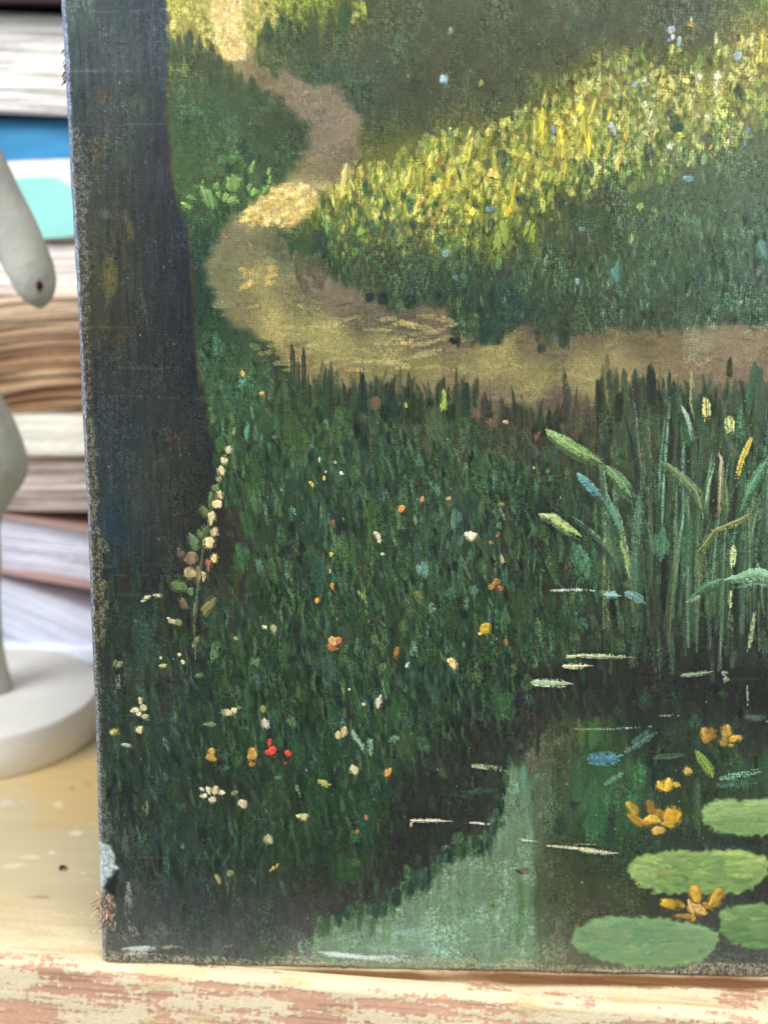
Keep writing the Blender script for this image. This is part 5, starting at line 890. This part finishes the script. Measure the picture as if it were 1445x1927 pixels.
# hidden body of the board
def obox(x0, x1, b0, b1_, z0, z1):
    return [E0*[1, 1, 0]+ed*x+bk*b+np.array([0, 0, z]) for x in (x0, x1) for b in (b0, b1_) for z in (z0, z1)]
M_BOARD = mat('bare_board', (190, 150, 118), .8, .2, vary=(12, .25, (1, 6, 6)), bump=(200, .3, .001))
mesh('board_core', obox(-.13, .345, .0012, .63, TZ-TT, TZ-.0012), BF, M_BOARD, table, smooth=False)
for x in (-.031, .360):
    pass

# ------------------------------------------------------------------ books behind
def pagebook(label, ytop, ybot, xl, xr, Y, rot, c1, c2, cat='book', waves=.0012, gap=0, deep=.13, covers=None, ridge=1.0, lighttop=None, name='old_book', group=None, streak=.5, seed=0):
    """a book lying flat: block of leaves whose edges face us, and two boards"""
    np.random.seed(seed+50)
    A0 = on_Y(80, ytop, Y); B0 = on_Y(80, ybot, Y); zt, zb = A0[2], B0[2]; xc = (on_Y(xl, (ytop+ybot)/2, Y)[0]+on_Y(xr, (ytop+ybot)/2, Y)[0])/2
    x0 = on_Y(xl, (ytop+ybot)/2, Y)[0]; x1 = on_Y(xr, (ytop+ybot)/2, Y)[0]
    hcov = .0022 if covers else 0
    root = empty(name, (xc, Y+deep/2, zb), label, cat, 'old books piled behind the painting')
    nz_, nx__ = max(24, int((zt-zb)/.0007)), 110
    zz = np.linspace(zb+hcov, zt-hcov, nz_); xx = np.linspace(x0, x1, nx__); XX, ZZ = np.meshgrid(xx, zz)
    shp = (nz_, nx__); lay_ = np.random.rand(nz_)[:, None]*np.ones((1, nx__))*.35+noise(2.2, 40, shape=shp)*.4+noise(6, 22, shape=shp)*.4
    YY = Y+(lay_-.5)*.0035*ridge+waves*np.sin(XX*38+1.3*seed)+ .0008*np.random.rand(nz_, nx__)
    edge = np.clip(np.minimum(ZZ-zb, zt-ZZ)/.004, 0, 1); YY += (1-edge)**2*.002
    dzw = waves*1.2*np.sin(XX*34+seed*2.1)*edge
    k_ = np.clip((lay_-.35)*1.6*streak+noise(8, 30, shape=shp)*.7*streak+.15, 0, 1)[..., None]
    cl = np.array(c1)*(1-k_)+np.array(c2)*k_
    if lighttop is not None:
        kt = np.clip((ZZ-zb)/(zt-zb)*1.6-.6, 0, 1)[..., None]*.8; cl = cl*(1-kt)+np.array(lighttop)*kt
    V = np.stack([XX, YY, ZZ+dzw], -1)
    Vb = V.copy(); Vb[..., 1] = Y+deep
    # front, plus a skirt to the back so that the block is solid
    allv = np.concatenate([V.reshape(-1, 3), Vb.reshape(-1, 3)]); nF = nz_*nx__
    f = list(grid_faces(nz_, nx__)[:, ::-1])
    bd = [i for i in range(nx__)]+[(j)*nx__+nx__-1 for j in range(1, nz_)]+[(nz_-1)*nx__+i for i in range(nx__-2, -1, -1)]+[j*nx__ for j in range(nz_-2, 0, -1)]
    for i in range(len(bd)):
        a_, b_ = bd[i], bd[(i+1) % len(bd)]; f.append((b_, a_, a_+nF, b_+nF))
    mesh('page_block', allv, f, M_PAGE, root, np.concatenate([cl.reshape(-1, 3)]*2))
    if covers:
        for (z0, z1) in ((zb, zb+hcov), (zt-hcov, zt)):
            o_ = .003; V8 = [np.array([x, y, z]) for x in (x0-o_, x1+o_) for y in (Y-o_-.002, Y+deep+o_) for z in (z0, z1)]
            mesh('cover_board', V8, BF, covers, root, smooth=False)
    root.rotation_euler = (0, R(rot), 0)
    return root
M_PAGE = mat('old_page_edges', attr='paint', rough=.85, spec=.1, bump=(260, .3, .001))
M_WCOV = mat('worn_white_cover', (226, 216, 214), .75, .2, vary=(40, .2, (1, 1, 4)), bump=(200, .2, .001))
M_TCOV = mat('tan_cover', (150, 132, 108), .75, .2, vary=(40, .3, (1, 1, 4)), bump=(200, .3, .001))
M_BLUE = mat('blue_cloth', (66, 146, 194), .6, .3, vary=(30, .25, (1, 1, 3)), bump=(400, .2, .001))
M_TEAL = mat('turquoise_paper', (160, 226, 218), .7, .2, vary=(30, .1, (1, 1, 1)), bump=(300, .1, .001))
M_DARK = mat('dark_brown_leather', (52, 36, 32), .6, .3, vary=(40, .3, (1, 1, 1)), bump=(200, .3, .001))
def spinebook(name, label, ytop, ybot, xl, xr, Y, rot, material, deep=.12, bulge=.004, slope=(0, 0)):
    """a book lying with its rounded spine towards us"""
    x0 = on_Y(xl, (ytop+ybot)/2, Y)[0]; x1 = on_Y(xr, (ytop+ybot)/2, Y)[0]
    zt = on_Y(80, ytop, Y)[2]; zb = on_Y(80, ybot, Y)[2]; root = empty(name, ((x0+x1)/2, Y+deep/2, zb), label, 'book', 'old books piled behind the painting')
    n = 15; th = np.linspace(-math.pi/2, math.pi/2, n); prof_ = [(Y+deep, zb)]+[(Y+bulge*(1-math.cos(t))*1.0, (zb+zt)/2+(zt-zb)/2*math.sin(t)) for t in th]+[(Y+deep, zt)]
    m_ = 30; V = []; 
    for i in range(m_):
        x = x0+(x1-x0)*i/(m_-1); s = i/(m_-1)
        for (y, z) in prof_:
            k_ = (z-zb)/(zt-zb); V.append((x, y+.0006*math.sin(9*s+k_*3), z+(slope[0]*(1-k_)+slope[1]*k_)*(s-.5)))
    nn = len(prof_); f = list(grid_faces(m_, nn))
    f.append(tuple(range(nn))); f.append(tuple((m_-1)*nn+j for j in range(nn))[::-1])
    mesh('spine', V, f, material, root)
    return root
pagebook('thick book with greyish white rough page edges, above the blue book', 22, 213, -260, 330, .700, 1.2, (206, 200, 194), (238, 233, 228), covers=None, seed=1, waves=.0010, streak=.9, ridge=1.5)
tc_ = pagebook('dark brown bound volume lying at the top of the pile of books', -180, 6, -260, 330, .690, -.6, (60, 46, 40), (40, 30, 26), covers=M_DARK, seed=2, deep=.15)
spinebook('blue_book', 'book with plain blue spine, between the two palest books near the top of the pile', 224, 306, -260, 330, .712, -1.5, M_BLUE, slope=(.012, .0))
bk3 = spinebook('turquoise_label_book', 'pale book with a large turquoise label on its spine, below the blue book', 303, 452, -260, 330, .698, 0, M_WCOV, slope=(0, .012))
pl = [on_Y(x, y, .6965) for x, y in [(20, 338), (60, 334), (102, 333), (122, 345), (135, 360), (160, 372), (165, 440), (120, 446), (70, 450), (62, 440), (40, 400), (22, 372)]]
pb = [p+np.array([0, .003, 0]) for p in pl]; n_ = len(pl)
mesh('label', pl+pb, [tuple(range(n_))[::-1]]+[(i, (i+1) % n_, n_+(i+1) % n_, n_+i) for i in range(n_)], M_TEAL, bk3, smooth=False)
pagebook('pinkish white book of stained leaves, under the turquoise label', 457, 560, -260, 330, .702, 0, (222, 204, 196), (238, 228, 222), seed=3, streak=.7)
pagebook('tan and brown book with thick crumpled leaves, behind the hanging arm of the figurine', 563, 778, -260, 330, .694, -4, (222, 194, 158), (150, 114, 84), seed=4, waves=.0022, streak=1.1, ridge=2.6, lighttop=(226, 206, 180))
pagebook('cream book with bright smooth page edges, below the tan crumpled one', 776, 862, -260, 330, .697, -2, (232, 224, 206), (246, 242, 230), seed=5, streak=.5, ridge=.6)
pagebook('grey brown book with wavy white lower leaves, above the tilted lavender books', 864, 962, -260, 330, .700, 1, (132, 110, 94), (214, 200, 194), seed=6, waves=.002, streak=1.1, ridge=1.8)
pagebook('upper tilted book of pale lavender leaves at the bottom of the pile', 982, 1092, -200, 420, .703, 9, (216, 212, 226), (234, 232, 244), seed=7, streak=.5, covers=mat('dusty_pink_cover', (190, 156, 146), .8, .15, bump=(200, .2, .001)))
pagebook('lower tilted book of pale lavender leaves, resting behind the round base', 1128, 1215, -260, 330, .690, 24, (212, 214, 232), (232, 234, 248), seed=8, streak=.6)
pagebook('bottom book of the pile with bluish white leaves, standing on the board', 1222, 1262, -260, 330, .684, 0, (228, 236, 248), (240, 246, 252), seed=9, streak=.3)
wl = mat('dim_wall', (96, 78, 66), .9, .1, vary=(6, .3, (1, 1, 1)))
o = mesh('wall', [(-1.6, 1.15, -1.0), (1.6, 1.15, -1.0), (1.6, 1.15, 1.6), (-1.6, 1.15, 1.6)], [(0, 1, 2, 3)], wl, None, smooth=False); o['kind'] = 'structure'

# ------------------------------------------------------------------ figurine
M_PLAS = mat('weathered_grey_plaster', (182, 182, 170), .7, .25, vary=(45, .30, (1, 1, .5)), bump=(160, .5, .0015))
M_BASE = mat('white_painted_base', (230, 226, 217), .5, .3, vary=(22, .13, (1, 1, 3)), bump=(90, .35, .0012))
BH = .026
pr = on_Z(184, 1302, TZ+BH); pf = on_Z(0, 1386, TZ+BH)
ddx = pr[0]-pf[0]; ddy = pf[1]-pr[1]; RB = (ddx**2+ddy**2)/(2*ddx); bc = np.array([pr[0]-RB, pr[1], TZ])
print('base radius', RB, 'centre', bc, 'canvas', WID, HEI, 'raster', Ww, Hh, 'tz', TZ, 'O0', O0)
fig = empty('figurine', tuple(bc), 'weathered grey figurine with a hanging rounded arm, on a thick white disc', 'figurine')
def lathe(name, prof_, centre, material, parent, n=64, sx=1, sy=1):
    V = []; 
    for r_, z in prof_:
        for i in range(n): a_ = 2*math.pi*i/n; V.append((centre[0]+r_*math.cos(a_)*sx, centre[1]+r_*math.sin(a_)*sy, centre[2]+z))
    f = []
    for j in range(len(prof_)-1):
        f += [(j*n+i, j*n+(i+1) % n, (j+1)*n+(i+1) % n, (j+1)*n+i) for i in range(n)]
    f += [tuple(range(n))[::-1], tuple((len(prof_)-1)*n+i for i in range(n))]
    return mesh(name, V, f, material, parent)
lathe('round_base', [(RB-.001, 0), (RB, .0008), (RB, BH-.0018), (RB-.0006, BH-.0006), (RB-.0022, BH), (RB*.5, BH+.0002), (.001, BH+.0003)], bc, M_BASE, fig, n=120)
YF = bc[1]
def fz(py): return on_Y(0, py, YF)
sc_ = lambda r_: r_*(on_Y(1, 900, YF)[0]-on_Y(0, 900, YF)[0])
ax = on_Y(-50, 1000, YF)[0]
body = [(40, 240), (58, 300), (48, 420), (40, 540), (34, 620), (46, 690), (72, 750), (96, 810), (113, 855), (116, 885), (106, 908), (84, 930), (58, 962), (46, 1000), (50, 1050), (48, 1080), (40, 1130), (40, 1200), (44, 1260), (52, 1290)]
zbase = TZ+BH
fz = lambda py: on_Y(0, py, YF)
yb_ = np.linspace(240, 1290, 90); rb_ = np.interp(yb_, [y for r_, y in body], [r_ for r_, y in body])
for _ in range(9): rb_[1:-1] = (rb_[:-2]+2*rb_[1:-1]+rb_[2:])/4
body = [(r_*(1+.012*math.sin(y*.05)), y) for r_, y in zip(rb_, yb_) if fz(y)[2] > zbase+.0006]+[(rb_[-1], 1400)]
lathe('body', sorted([(sc_(r_), max(fz(y)[2], zbase+.0005)-TZ) for r_, y in body], key=lambda t: t[1]), (ax, YF, TZ), M_PLAS, fig, n=40, sy=.8)
# arm: tapering limb with rounded end and a small drill hole
def limb(name, path, material, parent, n=24, hole=None):
    P = [np.array(p[:3]) for p in path]; Rr = [p[3] for p in path]; V = []; f = []
    for i, p in enumerate(P):
        t_ = P[min(i+1, len(P)-1)]-P[max(i-1, 0)]; t_ /= np.linalg.norm(t_); a_ = np.cross(t_, [0, 1., 0]); a_ /= np.linalg.norm(a_); b_ = np.cross(t_, a_)
        for k_ in range(n): q = 2*math.pi*k_/n; V.append(p+(a_*math.cos(q)+b_*math.sin(q))*Rr[i])
    for i in range(len(P)-1): f += [(i*n+k_, i*n+(k_+1) % n, (i+1)*n+(k_+1) % n, (i+1)*n+k_) for k_ in range(n)]
    f += [tuple(range(n)), tuple((len(P)-1)*n+k_ for k_ in range(n))[::-1]]
    return mesh(name, V, f, material, parent)
ctrl = [(-75, 235, 44), (-40, 310, 46), (-8, 375, 46), (22, 430, 45), (44, 475, 43), (60, 510, 41), (67, 535, 38), (72, 553, 31), (75, 567, 22), (77, 577, 10), (77.5, 580, 2)]
YA = YF-.022
limb('arm', [(*on_Y(x, y, YA), sc_(r_)*.97) for x, y, r_ in ctrl], M_PLAS, fig)
hc = on_Y(76, 537, YA-sc_(33)); M_HOLE = mat('dark_hole', (56, 36, 28), .9, .05)
dh = lathe('drill_hole', [(.0002, 0), (.0016, .0002), (.0018, .0008)], (0, 0, 0), M_HOLE, fig, n=12)
for v in dh.data.vertices:
    x, y, z = v.co+fig.location; v.co = Vector((hc[0]+x*1.0, hc[1]+.0002-z*1.0, hc[2]+y*1.4))-fig.location
